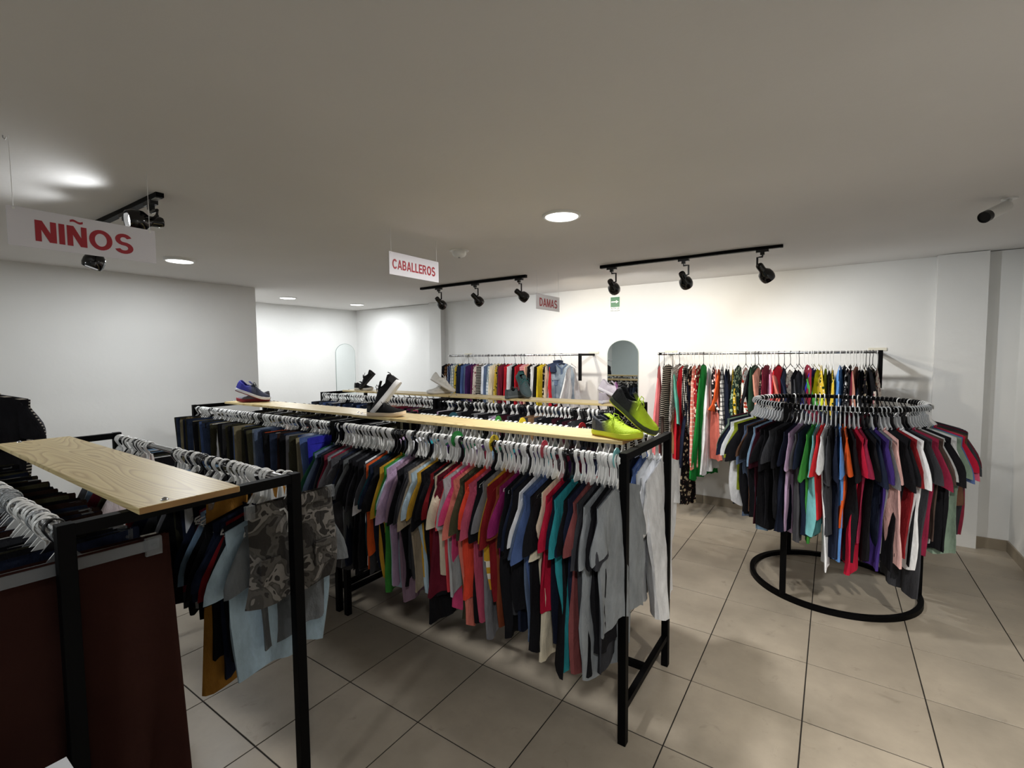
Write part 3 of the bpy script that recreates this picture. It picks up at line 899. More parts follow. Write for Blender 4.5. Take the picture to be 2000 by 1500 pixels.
def g_sleeve(b, s, W, L=.22, zs=None, wid=.078, out=.055, drop=.10, slope=.30, th=.013):
    """s = side. tube from the shoulder tip, hanging down and outwards; a flattened open cuff"""
    z0 = -(drop + slope * W * .80); rings = []; n = 12; jx = rnd.uniform(-.016, .016); K = 5 if L < .35 else 8
    ph = rnd.uniform(0, 6); tilt = rnd.uniform(.35, .75); cw = rnd.uniform(.9, 1.15); seed = rnd.uniform(0, 99)
    for k in range(K + 1):
        t = k / K
        cy = s * (W * .78 + out * math.sin(t * PI / 2)); cz = z0 - .030 - L * t
        ww = wid * (.55 + .45 * min(1, t * 1.5)) * (1 + (cw - 1) * t) if L < .35 else wid * (.8 - .25 * t)
        tl = -s * tilt * (1 - t * .35); q_ = th * (.4 + .9 * t)
        ring = []
        for j in range(n):
            a = 2 * PI * j / n; p = math.cos(a) * ww; q = math.sin(a) * q_
            y = cy + p * .80; z = cz + p * tl * .7
            x = q + jx * t + .007 * t * math.sin(p * 40 + ph) + .010 * t * noise.noise(Vector((p * 14 + seed, z * 12, 0)))
            ring.append((x, y, z))
        rings.append(ring)
    b.loft(rings, True, False)
def g_tube_leg(b, y0, w0, w1, L, z0, r, th=.014, spread=0, n=12, nz=8, fa=.008, twist=0.0, wave=0.0):
    rings = []; ph = r[1]
    for k in range(nz + 1):
        t = k / nz; w = w0 + (w1 - w0) * t; cy = y0 + spread * t + wave * math.sin(t * 4 + ph) * t; ring = []
        ca, sa = math.cos(twist * t), math.sin(twist * t)
        for j in range(n):
            a = 2 * PI * j / n; y = cy + w * math.cos(a); x = th * math.sin(a) * (.5 + .5 * min(1, t * 3)) + fold(r, y, t, fa)
            ring.append((x * ca - y * sa, x * sa + y * ca, z0 - L * t + .006 * math.sin(y * 30 + ph) * t))
        rings.append(ring)
    b.loft(rings, False, False)
def garment(kind, colour, L, x=0, group=None, W=None, parts=True):
    """returns a top-level object (mesh, with child parts)"""
    m = cloth(colour); nm = {'tee': 't_shirt', 'long': 'long_sleeved_top', 'shirt': 'shirt', 'blouse': 'blouse', 'dress': 'dress', 'trousers': 'trousers', 'shorts': 'shorts', 'vest': 'denim_vest'}[kind]
    b = MB()
    if kind in ('tee', 'long', 'shirt'):
        W = W or rnd.uniform(.178, .215); L = (L or rnd.uniform(.62, .76)) * rnd.uniform(.96, 1.05)
        g_body(b, L, W, narrow=rnd.uniform(.05, .22), th=rnd.uniform(.010, .017), fa=rnd.uniform(.010, .020), ny=16, nz=11, twist=rnd.uniform(-.22, .22)); o = b.build(nm, m)
        for s in (-1, 1):
            q = MB()
            if kind == 'tee': g_sleeve(q, s, W, rnd.uniform(.17, .25), wid=rnd.uniform(.075, .095), out=rnd.uniform(.035, .065), th=rnd.uniform(.012, .018))
            else: g_sleeve(q, s, W, rnd.uniform(.46, .54), wid=.066, out=.035)
            q.build('sleeve', m, o)
        if parts:
            q = MB(); pts = [(.004 * (1 if math.sin(a) > 0 else -1), .056 * math.cos(a), -.106 - (.036 if math.sin(a) > 0 else .016) * abs(math.sin(a))) for a in [2 * PI * k / 12 for k in range(12)]]
            q.tube(pts, .004, 4, closed=True); q.build('collar', m, o)
    elif kind == 'blouse':
        g_body(b, L or .6, rnd.uniform(.13, .18), flare=rnd.uniform(0, .5), twist=rnd.uniform(-.4, .4), narrow=0, sleeveless=rnd.random() < .4, drop=rnd.uniform(.10, .15), slope=rnd.uniform(.3, .75), neck=.035, nz=6, ny=12, th=.02, fa=.016); o = b.build(nm, m)
    elif kind == 'dress':
        g_body(b, L, rnd.uniform(.13, .16), flare=rnd.uniform(.35, .8), twist=rnd.uniform(-.4, .4), narrow=0, sleeveless=True, drop=rnd.uniform(.10, .14), slope=rnd.uniform(.3, .7), neck=.035, nz=8, ny=14, fa=.02, th=.02); o = b.build(nm, m)
    elif kind in ('trousers', 'shorts'):
        W = W or rnd.uniform(.165, .19); r = rr4(); L = L or (rnd.uniform(.86, .95) if kind == 'trousers' else .42)
        z0 = -rnd.uniform(.064, .080)
        w1 = W * (.40 if kind == 'trousers' else .56)
        tw = rnd.uniform(-.35, .35) if kind == 'trousers' else 0; wv_ = rnd.uniform(-.02, .02)
        for s in (-1, 1): g_tube_leg(b, s * W * .5, W * .56, w1, L, z0, r, spread=s * rnd.uniform(0, .03), th=rnd.uniform(.014, .022), twist=tw, wave=wv_, fa=.012)
        o = b.build(nm, m)
        if parts:
            q = MB(); rg = []
            for z in (z0 + .004, z0 - .036):
                rg.append([(.016 * math.sin(a), (W * 1.05) * math.cos(a), z) for a in [2 * PI * k / 16 for k in range(16)]])
            q.loft(rg, False, False); q.build('waistband', m, o)
    return o

ORD = ['first', 'second', 'third', 'fourth', 'fifth', 'sixth', 'seventh', 'eighth', 'ninth', 'tenth', 'eleventh', 'twelfth', 'thirteenth', 'fourteenth', 'fifteenth', 'sixteenth', 'seventeenth', 'eighteenth', 'nineteenth', 'twentieth']
ORD += ['twenty-' + q for q in ORD[:9]] + ['thirtieth'] + ['thirty-' + q for q in ORD[:9]]
NOUN = {'tee': 'T-shirt', 'long': 'long-sleeved top', 'shirt': 'shirt', 'blouse': 'blouse', 'dress': 'dress', 'trousers': 'trousers', 'shorts': 'shorts', 'vest': 'vest'}
CATN = {'tee': 't-shirt', 'long': 'top', 'shirt': 'shirt', 'blouse': 'blouse', 'dress': 'dress', 'trousers': 'trousers', 'shorts': 'shorts', 'vest': 'vest'}
NICE = {'mono_floral': 'black and white floral', 'red_flower_white': 'white red-flowered', 'gold_striped': 'mustard striped', 'gold': 'mustard', 'white_plaid': 'white plaid', 'camo': 'grey camouflage', 'camo_khaki': 'khaki camouflage', 'wine_dark': 'dark wine'}
def nice(c): return NICE.get(c, c.replace('_', ' '))
def label_rail(items, where, group, hgroup, way='from the left'):
    """items: (garment, hanger, colour, kind, hanger colour) in order from the left"""
    n = len(items); key = [nice(i[2]) + ' ' + NOUN[i[3]] for i in items]; cnt = {}
    def short(k, j): return nice(items[j][2])
    for k, (g, hg, c, kd, hc) in enumerate(items):
        base = key[k]; tot = key.count(base); cnt[base] = cnt.get(base, 0) + 1
        if tot == 1: lb = base + ' on the ' + where; hl = base + ', ' + where
        elif tot <= 39:
            o = ORD[cnt[base] - 1]; lb = f'{o} {base} {way}, {where}'; hl = lb
        else: lb = f'{base} packed on the {where}'; hl = None
        tag(g, lb, CATN[kd], group + (' (' + base + ')' if tot > 39 else ''))
        if hg:
            if hl: hl = f'{hc} hanger of the {hl}'
            if not hl or len(hl.split()) > 16: hl = f'{hc} plastic hanger packed on the {where}'
            tag(hg, hl, 'hanger', f'{hc} {hgroup}')
STUFF = MB(); STUFF_M = []
def put_hanger(kind, hc, M, clips=True, joined=False):
    if joined:
        me = HM[(kind, hc)]; n = len(STUFF.v); STUFF.v += [tuple(M @ v.co) for v in me.vertices]
        for p in me.polygons: STUFF.f.append(tuple(n + i for i in p.vertices)); STUFF_M.append(1 if hc == 'black' else 0)
        return None
    o = link('hanger', HM[(kind, hc)]); o.matrix_world = M
    if kind == 'clip' and clips:
        for s in (-1, 1): link('clip', CLIP, o, (0, s * .158, 0))
    return o
def parse(t): return [(float(a[0]), a[1], '' if a[2] == '-' else a[2], float(a[3])) for a in (l.split() for l in t.strip().split('\n'))]
def hang(M, kind, colour, L, hk, hc, W=None, clips=True, parts=True, joined=False):
    g = garment(kind, colour, L, W=W, parts=parts); g.matrix_world = M
    return (g, put_hanger(hk, hc, M, clips, joined), colour, kind, hc)
def rowM(x, y, z, jit=.05): return Matrix.Translation((x, y + rnd.uniform(-.008, .008), z)) @ Matrix.Rotation(rnd.uniform(-jit, jit), 4, 'Z')

# middle rack, near rail, right half: T-shirts
def hcol(i, x, clusters, p=.12): 
    return 'black' if any(a < x < b_ for a, b_ in clusters) or rnd.random() < p else 'white'
items = []
BL = [(-2.12, -2.03), (-1.01, -.96)]
for i, (x, c, k, L) in enumerate(parse(TEES)):
    end = i >= 67
    items.append(hang(rowM(x, 1.93, RZ), k or 'tee', c, L, 'tee', hcol(i, x, BL, .12), W=.215 if c == 'stone_grey' else None))
label_rail(items, 'middle rack near rail', 'T-shirts on the near rail of the middle rack', 'hangers on the near rail of the middle rack')
# middle rack, near rail, left half: trousers
items = []
for i, (x, c, k, L) in enumerate(parse(TROU)):
    kind = 'trousers'; items.append(hang(rowM(x, 1.93, RZ, .22), kind, c, L, 'clip', 'black' if rnd.random() < .2 else 'white', W=rnd.uniform(.165, .205), clips=False))
label_rail(items, 'middle rack near rail', 'trousers on the near rail of the middle rack', 'clip hangers on the near rail of the middle rack')
# middle rack, far rail
items = []; x = -2.60
far_cols = ['black', 'navy', 'charcoal', 'grey', 'black', 'dark_purple', 'forest_green', 'slate_blue', 'dark_grey', 'white', 'black', 'teal', 'light_blue', 'maroon', 'navy', 'black', 'lavender', 'charcoal']
while x < -.98:
    items.append(hang(rowM(x, 2.57, RZ), 'tee', rnd.choice(far_cols), 0, 'tee', 'black' if rnd.random() < .15 else 'white', parts=False, joined=True)); x += rnd.uniform(.030, .042)
for x, c, L, W in ((-.95, 'navy', .7, None), (-.90, 'black', .72, None), (-.86, 'denim_blue', .7, None), (-.82, 'pale_grey', .72, .23), (-.785, 'white', .80, .25), (-.75, 'white', .82, .29)):
    items.append(hang(rowM(x, 2.57, RZ, .02), 'tee', c, L, 'tee', 'white', W=W))
label_rail(items, 'middle rack far rail', 'T-shirts on the far rail of the middle rack', 'hangers on the far rail of the middle rack')
items = []; x = -4.70
while x < -2.78:
    items.append(hang(rowM(x, 2.57, RZ), 'trousers', rnd.choice(['black', 'dark_grey', 'charcoal', 'black', 'dark_olive']), .85, 'clip', 'black' if rnd.random() < .5 else 'white', clips=False, parts=False, joined=True)); x += .075
label_rail(items, 'middle rack far rail', 'trousers on the far rail of the middle rack', 'clip hangers on the far rail of the middle rack')

# rear racks, near rail: jeans and dark trousers
items = []; x = -5.10; half = 'left rear rack'
while x < -1.40:
    if -3.29 < x < -3.19:
        x = -3.185; label_rail(items, 'left rear rack near rail', 'trousers on the near rail of the left rear rack', ''); items = []
    if x < -3.9: c = rnd.choice(['dark_denim', 'navy', 'denim', 'black', 'dark_denim', 'denim_blue', 'charcoal'])
    elif x < -3.75: c = rnd.choice(['dusty_salmon', 'slate_blue', 'mustard', 'beige'])
    elif x < -3.3: c = rnd.choice(['maroon', 'olive', 'plum', 'black', 'rose', 'black'])
    else: c = rnd.choice(['black'] * 8 + ['charcoal', 'dark_grey', 'wine_dark', 'lavender', 'grey', 'tan', 'black'])
    items.append(hang(rowM(x, 3.47, RZ, .1), 'trousers', c, .88, 'clip', 'black' if rnd.random() < (.2 if x < -3.2 else .35) else 'white', clips=False, parts=False, joined=True)); x += rnd.uniform(.036, .046)
label_rail(items, 'right rear rack near rail', 'trousers on the near rail of the right rear rack', '')
items = []; x = -4.9
while x < -1.42:
    last = x > -1.75
    items.append(hang(rowM(x, 4.11, RZ), 'dress' if last else 'trousers', rnd.choice(['black_floral', 'dotted', 'mono_floral', 'black_stripe'] if last else ['black', 'dark_denim', 'charcoal', 'denim_blue', 'grey']), .8, 'slim' if last else 'clip', 'black' if rnd.random() < .3 else 'white', clips=False, parts=False, joined=True)); x += .05 if last else .10
label_rail(items, 'rear rack far rail', 'clothes on the far rail of the rear racks', 'hangers on the far rail of the rear racks')

# wall rails
items = []
for x, c, k, L in parse(WALLR):
    y = 5.30
    items.append(hang(rowM(x, y, 1.728, .24), k or 'blouse', c, L or .6, 'slim', 'black' if rnd.random() < .3 else 'white', parts=False))
label_rail(items, 'right wall rail', 'dresses and blouses on the right wall rail', 'slim hangers on the right wall rail')
items = []
for x, c, k, L in parse(WALLL):
    items.append(hang(rowM(x, 5.30, 1.728, .18), 'shirt', c, rnd.uniform(.62, .7), 'slim', 'black' if rnd.random() < .3 else 'white', W=.17, parts=False, joined=True))
label_rail(items, 'left wall rail', 'shirts on the left wall rail', 'slim hangers on the left wall rail')
# denim vest shown front-on at the end of the left wall rail
Mv = Matrix.Translation((-2.80, 5.24, 1.728)) @ Matrix.Rotation(math.radians(-62), 4, 'Z')
b = MB(); g_body(b, .50, .16, th=.03, sleeveless=True, drop=.10, narrow=-.02, ny=14, nz=8, vneck=.06, neck=.05)
v = b.build('denim_vest', cloth('pale_denim')); v.matrix_world = Mv
tag(v, 'pale blue sleeveless denim vest facing the room at the right end of left wall rail', 'vest')
for z0 in (-.33,):
    for y0 in (-.075, .075): MB().box((.030, y0 - .045, z0 - .05), (.038, y0 + .045, z0 + .04)).build('pocket', cloth('denim'), v)
    for y0, pk in zip((-.075, .075), [c_ for c_ in v.children if c_.name.startswith('pocket')]): MB().box((.036, y0 - .047, z0 + .02), (.043, y0 + .047, z0 + .045)).build('pocket_flap', cloth('pale_denim'), pk)
MB().box((.030, -.012, -.58), (.037, .012, -.17)).build('button_placket', cloth('denim'), v)
MB().tube([(.012, -.06, -.115), (.03, 0, -.175), (.012, .06, -.115)], .012, 6, flat=.6).build('collar', cloth('denim'), v)
for s in (-1, 1): MB().box((.031, s * .075 - .004, -.58), (.034, s * .075 + .004, -.20)).build('seam', cloth('denim'), v)
tag(put_hanger('slim', 'black', Mv), 'black hanger of the pale denim vest, left wall rail', 'hanger')
b = MB(); g_body(b, .14, .15, th=.04, drop=.075, ny=12, nz=4, vneck=.0); v = b.build('denim_jacket', cloth('dark_denim')); v.matrix_world = Matrix.Translation((-2.875, 5.28, 1.728)) @ Matrix.Rotation(math.radians(-30), 4, 'Z')
tag(v, 'blue denim jacket bunched on a hanger behind the pale denim vest', 'jacket')
MB().tube([(.0, -.07, -.085), (.03, 0, -.075), (.0, .07, -.085)], .016, 6, flat=.7).build('collar', cloth('dark_denim'), v)
v2 = garment('dress', 'pale_grey', .62, parts=False); v2.matrix_world = Matrix.Translation((-2.70, 5.30, 1.728)); tag(v2, 'pale grey sleeveless top at the right end of the left wall rail', 'top')
tag(put_hanger('slim', 'white', v2.matrix_world.copy()), 'white hanger of the pale grey top at the right end of left wall rail', 'hanger')

# round rack
def polM(deg, jit=.06):
    a = math.radians(deg); return Matrix.Translation((RC[0] + RR * math.cos(a), RC[1] + RR * math.sin(a), RTZ + .003)) @ Matrix.Rotation(a - PI / 2 + rnd.uniform(-jit, jit), 4, 'Z')
items = []
ring_items = parse(ROUND)
for i, (a, c, k, L) in enumerate(ring_items):
    wh = (-175 < a < -130) or (-112 < a < -75) or (-70 < a < -58) or a > -48
    hc = 'white' if (wh and rnd.random() < .85) or rnd.random() < .25 else 'black'
    items.append(hang(polM(a), k or 'tee', c, L or .7, 'thin', hc, W=rnd.uniform(.185, .205)))
label_rail(items, 'front of round rack', 'T-shirts around the front of the round rack', 'hangers around the front of the round rack')
items = []; a = -10.0
while a < 184:
    c = rnd.choice(['black', 'charcoal', 'navy', 'black', 'dark_grey', 'maroon'])
    items.append(hang(polM(a), 'tee', c, .7, 'thin', 'black' if 15 < a < 170 and rnd.random() < .7 else 'white', W=.19, parts=False, joined=True)); a += 3.6
label_rail(items, 'back of round rack', 'T-shirts around the back of the round rack', 'hangers around the back of the round rack', 'from the right')

# foreground rack, near rail: trousers on clear clip hangers
items = []; x = -3.32
NEARC = ['black', 'dark_brown', 'black', 'navy', 'charcoal', 'dark_olive', 'dark_brown', 'dark_denim', 'olive', 'black']
while x < -1.72:
    items.append(hang(rowM(x, .34, RZ, .10), 'trousers', rnd.choice(NEARC), .9, 'clip', 'black' if rnd.random() < .08 else rnd.choice(['clear', 'white', 'white']), clips=x > -1.86 or rnd.random() < .15))
    x += rnd.uniform(.024, .034)
label_rail(items, 'foreground rack near rail', 'trousers on the near rail of the foreground rack', 'clip hangers on the near rail of the foreground rack')
M = Matrix.Translation((-1.652, .345, RZ)) @ Matrix.Rotation(math.radians(-4), 4, 'Z')
brown = plain('brown_corduroy', '301a15', .95, 0, .1, (90, .3, .004), .12, 5)
b = MB(); r = (20, 1, 44, 2)
for s in (-1, 1): g_tube_leg(b, s * .108, .122, .115, 1.04, -.075, r, spread=s * .045, th=.022, n=24, nz=16, fa=.022)
bt = b.build('trousers', brown); bt.matrix_world = M
tag(bt, 'wide dark brown trousers hanging spread open at the end of the foreground rack', 'trousers')
rg = [[(.016 * math.sin(a), .222 * math.cos(a), z) for a in [2 * PI * k / 24 for k in range(24)]] for z in (-.072, -.112)]
MB().loft(rg, False, False).build('waistband', brown, bt)
hgr = put_hanger('clip', 'clear', M); MB().box((.016, -.20, -.108), (.023, .20, -.078)).build('clamp_bar', clear_pl, hgr, False); tag(hgr, 'clear clip hanger holding the wide dark brown trousers', 'hanger')
for cchild in hgr.children:
    if cchild.name.startswith('clip'): cchild.scale = (3.2, 1.3, 1.1); cchild.location.y *= 1.18

# foreground rack, far rail: children's clothes
items = []; x = -3.34
kid = ['black', 'navy', 'dark_grey', 'charcoal', 'grey', 'black', 'maroon', 'dark_olive', 'white', 'black', 'light_blue', 'navy']
while x < -1.90:
    clip = rnd.random() < .55; c = rnd.choice(kid)
    if -2.62 < x < -2.56: clip, c = False, 'red_orange'
    if -2.90 < x < -2.62: x = -2.605; continue
    items.append(hang(rowM(x, .96, RZ, .08), 'trousers' if clip else 'tee', c, .5, 'clip' if clip else 'tee', 'black' if rnd.random() < .35 else 'white', W=.15, clips=False, parts=False)); x += rnd.uniform(.021, .034)
for x, k, c, L, W in ((-1.862, 'tee', 'black', .56, .19), (-1.838, 'tee', 'navy', .52, .17), (-1.815, 'tee', 'navy', .62, .17), (-1.79, 'tee', 'dark_red', .55, .15), (-1.765, 'tee', 'black', .56, .17)):
    items.append(hang(rowM(x, .96, RZ, .03), k, c, L, 'clip' if k == 'trousers' else 'tee', 'white', W=W))
label_rail(items, 'foreground rack far rail', "children's clothes on the far rail of the foreground rack", 'hangers on the far rail of the foreground rack')
def end_piece(x, kind, c, L, W, lb, hk='tee', hc='white', hl=None, dy=0, rot=0, z=RZ):
    M = Matrix.Translation((x, .96 + dy, z)) @ Matrix.Rotation(math.radians(rot), 4, 'Z')
    g = garment(kind, c, L, W=W); g.matrix_world = M; tag(g, lb, CATN[kind])
    h = put_hanger(hk, hc, M); tag(h, hl, 'hanger'); return g
M = Matrix.Translation((-1.885, .96, RZ)); b = MB(); r = rr4(); g_tube_leg(b, -.10, .075, .062, .72, -.066, r, spread=-.06, th=.02); g_tube_leg(b, .06, .075, .055, .70, -.066, r, spread=-.02, th=.02)
o = b.build('trousers', cloth('ochre')); o.matrix_world = M; tag(o, 'ochre trousers whose hem hangs lowest on the foreground rack far rail', 'trousers')
tag(put_hanger('clip', 'white', M), 'white clip hanger of the long ochre trousers', 'hanger')
end_piece(-1.735, 'tee', 'pale_blue', .62, .205, 'pale aqua T-shirt, longest piece behind the camouflage shorts', hl='white hanger of the pale aqua T-shirt behind the camouflage shorts', dy=.02)
end_piece(-1.700, 'tee', 'heather_grey', .50, .165, 'grey marl T-shirt between the aqua T-shirt and the camouflage shorts', hl='white hanger of the grey marl T-shirt behind the camouflage shorts', dy=.03)
sh = end_piece(-1.655, 'shorts', 'camo', .36, .155, 'grey camouflage cargo shorts with white drawstring at the end of the foreground rack', 'clip', 'clear', 'clear clip hanger holding the grey camouflage shorts', dy=.02)
for s in (-1, 1):
    q = MB().box((.010, s * .105 - .035, -.36), (.026, s * .105 + .035, -.27)).build('cargo_pocket', cloth('camo'), sh); bevel(q, .003); pk = q
    q = MB().box((.024, s * .105 - .037, -.288), (.031, s * .105 + .037, -.262)).build('pocket_flap', cloth('camo'), pk); bevel(q, .002)
MB().tube([(.016, -.06, -.105), (.024, -.048, -.10), (.028, -.038, -.12), (.028, -.034, -.16), (.026, -.036, -.19)], .0045, 6, flat=.5).build('drawstring', white_pl, sh)

hs = STUFF.build('hangers', white_pl); hs.data.materials.append(black_pl)
for p_, mi in zip(hs.data.polygons, STUFF_M): p_.material_index = mi
tag(hs, 'white and black hangers packed on the wall rail, rear racks and hidden sides', 'hanger', None, 'stuff')

# size discs
def disc(word, cname, x, y, col, yaw=0):
    M = Matrix.Translation((x, y, RZ)) @ Matrix.Rotation(math.radians(90 + yaw), 4, 'Z') @ Matrix.Rotation(PI / 2, 4, 'X')
    d = thing('size_divider', cname, 'size marker', group='round size markers clipped on the rails'); d.matrix_world = M
    n = 28; A = [math.radians(-62 + 304 * k / n + 0) for k in range(n + 1)]
    R1, R0 = .044, .0145
    rings = [[(R0 * math.cos(a), R0 * math.sin(a), -.0015), (R1 * math.cos(a), R1 * math.sin(a), -.0015), (R1 * math.cos(a), R1 * math.sin(a), .0015), (R0 * math.cos(a), R0 * math.sin(a), .0015)] for a in A]
    dd = MB().loft(rings).build('disc', plain('disc_' + col, COL.get(col, col), .35), d)
    if word:
        for k in (0, 1): text('lettering', word, .021, black_pl, dd, ((0, .030, .0022), (-.0, -.0, 0))[0] if k == 0 else (-.030, 0, .0022), (0, 0, 0 if k == 0 else PI / 2), .9, .0005, .0003)
for w_, cn, x, y, c in (('', 'green round size marker on the near rail of the middle rack', -1.666, 1.93, 'kelly_green'), ('XL', 'yellow round size marker reading XL on the near rail of the middle rack', -1.42, 1.93, 'yellow'),
    ('', 'red round size marker on the near rail of the middle rack', -1.125, 1.93, 'crimson'), ('', 'turquoise round size marker at the right end of the middle rack near rail', -.765, 1.93, 'aqua'),
    ('', 'dark blue round size marker on the far rail of the middle rack', -2.254, 2.57, 'dark_teal'), ('', 'green round size marker on the far rail of the middle rack', -1.855, 2.57, 'green'),
    ('', 'yellow round size marker on the far rail of the middle rack', -1.662, 2.57, 'yellow'), ('', 'red round size marker on the far rail of the middle rack', -1.236, 2.57, 'red')):
    disc(w_, cn, x, y, c, rnd.uniform(-12, 8))

# far left display: tops on a tall stand by the left wall
st = thing('garment_stand', 'tall black garment stand by the left wall behind the foreground rack', 'garment stand', (-4.75, .62, 0))
MB().tube([(0, 0, .02), (0, 0, 1.60)], .016, 10).build('pole', black_steel, st)
MB().tube([(-.35, 0, 1.60), (.35, 0, 1.60)], .0125, 10).build('hanging_rail', chrome, st)
for an in (0, 90, 180, 270):
    a = math.radians(an); MB().tube([(0, 0, .03), (.3 * math.cos(a), .3 * math.sin(a), .015)], .013, 8).build('foot', black_steel, st)
for x, c, W, lb, hl in ((-4.80, 'dark_grey', .20, 'dark grey T-shirt at the back of the tall garment stand', 'black hanger of the dark grey T-shirt on the garment stand'),
    (-4.66, 'white', .20, 'white and black striped T-shirt on the tall garment stand by the left wall', 'black hanger of the striped T-shirt on the garment stand'), (-4.52, 'black', .20, 'plain black T-shirt in front on the tall garment stand by the left wall', 'black hanger of the plain black T-shirt on the garment stand')):
    M = Matrix.Translation((x, .62 + (.0 if c == 'black' else .035 if c == 'white' else .05), 1.60)) @ Matrix.Rotation(math.radians(4), 4, 'Z'); g = garment('tee', c if c != 'white' else 'black_stripe', .68, W=W); g.matrix_world = M
    tag(g, lb, 't-shirt'); tag(put_hanger('tee', 'black', M), hl, 'hanger')

# ---------------------------------------------------------------- shoes (toe at the origin, heel towards -x)
def shoe_meshes(L, upper, sole, outsole, lace, heelc=None):
    S = [(0, .020, .082, .020), (.04, .029, .086, .024), (.12, .033, .078, .026), (.22, .034, .066, .026), (.32, .034, .070, .022), (.40, .036, .080, .012), (.46, .038, .078, 0), (.56, .042, .068, 0), (.68, .046, .056, 0), (.80, .045, .047, 0), (.90, .037, .041, 0), (.97, .022, .034, 0), (1.0, .008, .026, 0)]
    S = [(s_, w_ * 1.10, .022 + (h_ - .022) * 1.22, o_ * 1.1) for s_, w_, h_, o_ in S]; k = L / .28; out = {}
    def toe(s): return .014 * max(0, (s - .74) / .26) ** 1.6
    b = MB(); N = 7; rows = []
    for s, w_, h_, o_ in S:
        left = []
        for j in range(N):
            a = j / (N - 1); ang = a * PI / 2
            y = w_ * 1.04 * math.cos(ang) ** .75 if o_ == 0 else (w_ * (1.04 - .1 * a) * (1 - a ** 3) + o_ * a ** 3)
            z = .022 + toe(s) + (h_ - .022) * (math.sin(ang) ** .9 if o_ == 0 else a)
            left.append((s, y, z))
        rows.append((left, o_))
    for left, o_ in rows:
        for p in left: b.v.append((-L + p[0] * L, p[1] * k, p[2] * k))
        for p in reversed(left): b.v.append((-L + p[0] * L, -p[1] * k, p[2] * k))
    W2 = 2 * N
    for i in range(len(rows) - 1):
        for j in range(W2 - 1):
            if j == N - 1 and rows[i][1] > 0: continue
            a = i * W2 + j; b.f.append((a, a + 1, a + W2 + 1, a + W2))
    b.f.append(tuple(range(W2))[::-1]); b.f.append(tuple((len(rows) - 1) * W2 + j for j in range(W2)))
    out['upper'] = b
    def solering(z, inset, rise):
        pts = [(-L - .004 + s * (L + .012), (w_ + .004 - inset) * k, (z + toe(s) * rise) * k) for s, w_, h_, o_ in S]
        return pts + [(x, -y, zz) for x, y, zz in reversed(pts)]
    out['midsole'] = MB().loft([solering(.006, .002, .9), solering(.015, -.003, 1), solering(.030, .0, 1)])
    out['outsole'] = MB().loft([solering(.0, .005, .9), solering(.007, .0, .9)])
    q = MB()
    for s0, hz in ((.40, .096), (.46, .093), (.52, .086), (.58, .079), (.64, .071)):
        q.tube([(-L + s0 * L, y * k, (hz - abs(y) * .45) * k) for y in (-.022, -.010, 0, .010, .022)], .0022, 5)
    x0 = -L + .42 * L
    for s in (-1, 1):
        q.tube([(x0, 0, .100 * k), (x0 - .008, s * .016, .118 * k), (x0 + .004, s * .036, .108 * k), (x0 + .014, s * .028, .088 * k), (x0, 0, .100 * k)], .0023, 5)
        q.tube([(x0, 0, .100 * k), (x0 + .014, s * .020, .102 * k), (x0 + .028, s * .046, .070 * k)], .0023, 5)
    out['laces'] = q
    out['tongue'] = MB().loft([[(-L + s_ * L + dx, y * k, z * k) for dx, y in ((0, -w_), (.004, 0), (0, w_), (-.006, w_), (-.002, 0), (-.006, -w_))] for s_, w_, z in ((.50, .014, .086), (.40, .018, .099), (.30, .022, .113), (.27, .018, .116))])
    out['insole'] = MB().loft([[(-L + s_ * L, y * k, .042 * k) for s_, y in ((.03, -.022), (.2, -.03), (.45, -.03), (.45, .03), (.2, .03), (.03, .022))], [(-L + s_ * L, y * k, .046 * k) for s_, y in ((.03, -.022), (.2, -.03), (.45, -.03), (.45, .03), (.2, .03), (.03, .022))]])
    hb = MB(); rings = []
    for s, w_, h_, o_ in S[:3]:
        rings.append([(-L + s * L - (.002 if s == 0 else 0), y * k, z * k) for y, z in ((w_ * 1.07, .028), (w_ * 1.05, .055), (w_ * .98, .078), (-w_ * .98, .078), (-w_ * 1.05, .055), (-w_ * 1.07, .028))])
    hb.loft([[(p[0] - .003, p[1], p[2]) for p in rings[0]]] + rings, True, False); out['heel_counter'] = hb
    return out
def two_tone(front, rear, x0):
    nm = 'shoe_fade_' + front + rear
    if nm in MATS: return MATS[nm]
    m, nt, p = newmat(nm); p.inputs['Roughness'].default_value = .75; tc = node(nt, 'ShaderNodeTexCoord'); s = nt.nodes.new('ShaderNodeSeparateXYZ'); nt.links.new(tc.outputs['Object'], s.inputs[0])
    nz_ = node(nt, 'ShaderNodeTexNoise', Scale=40.0); nt.links.new(tc.outputs['Object'], nz_.inputs['Vector'])
    v = mth(nt, 'ADD', mth(nt, 'ADD', s.outputs[0], mth(nt, 'MULTIPLY', s.outputs[2], .5)), mth(nt, 'MULTIPLY', nz_.outputs[0], .02))
    mr = nt.nodes.new('ShaderNodeMapRange'); nt.links.new(v, mr.inputs[0]); mr.inputs[1].default_value = x0 + .005; mr.inputs[2].default_value = x0 + .065
    nt.links.new(mixc(nt, mr.outputs[0], rgb(rear), rgb(front)), p.inputs['Base Color'])
    vv = node(nt, 'ShaderNodeTexVoronoi', Scale=150.0); nt.links.new(tc.outputs['Object'], vv.inputs['Vector']); bump(nt, vv.outputs['Distance'], .5, .002)
    MATS[nm] = m; return m
dark_in = plain('shoe_lining', '15161a', .9)
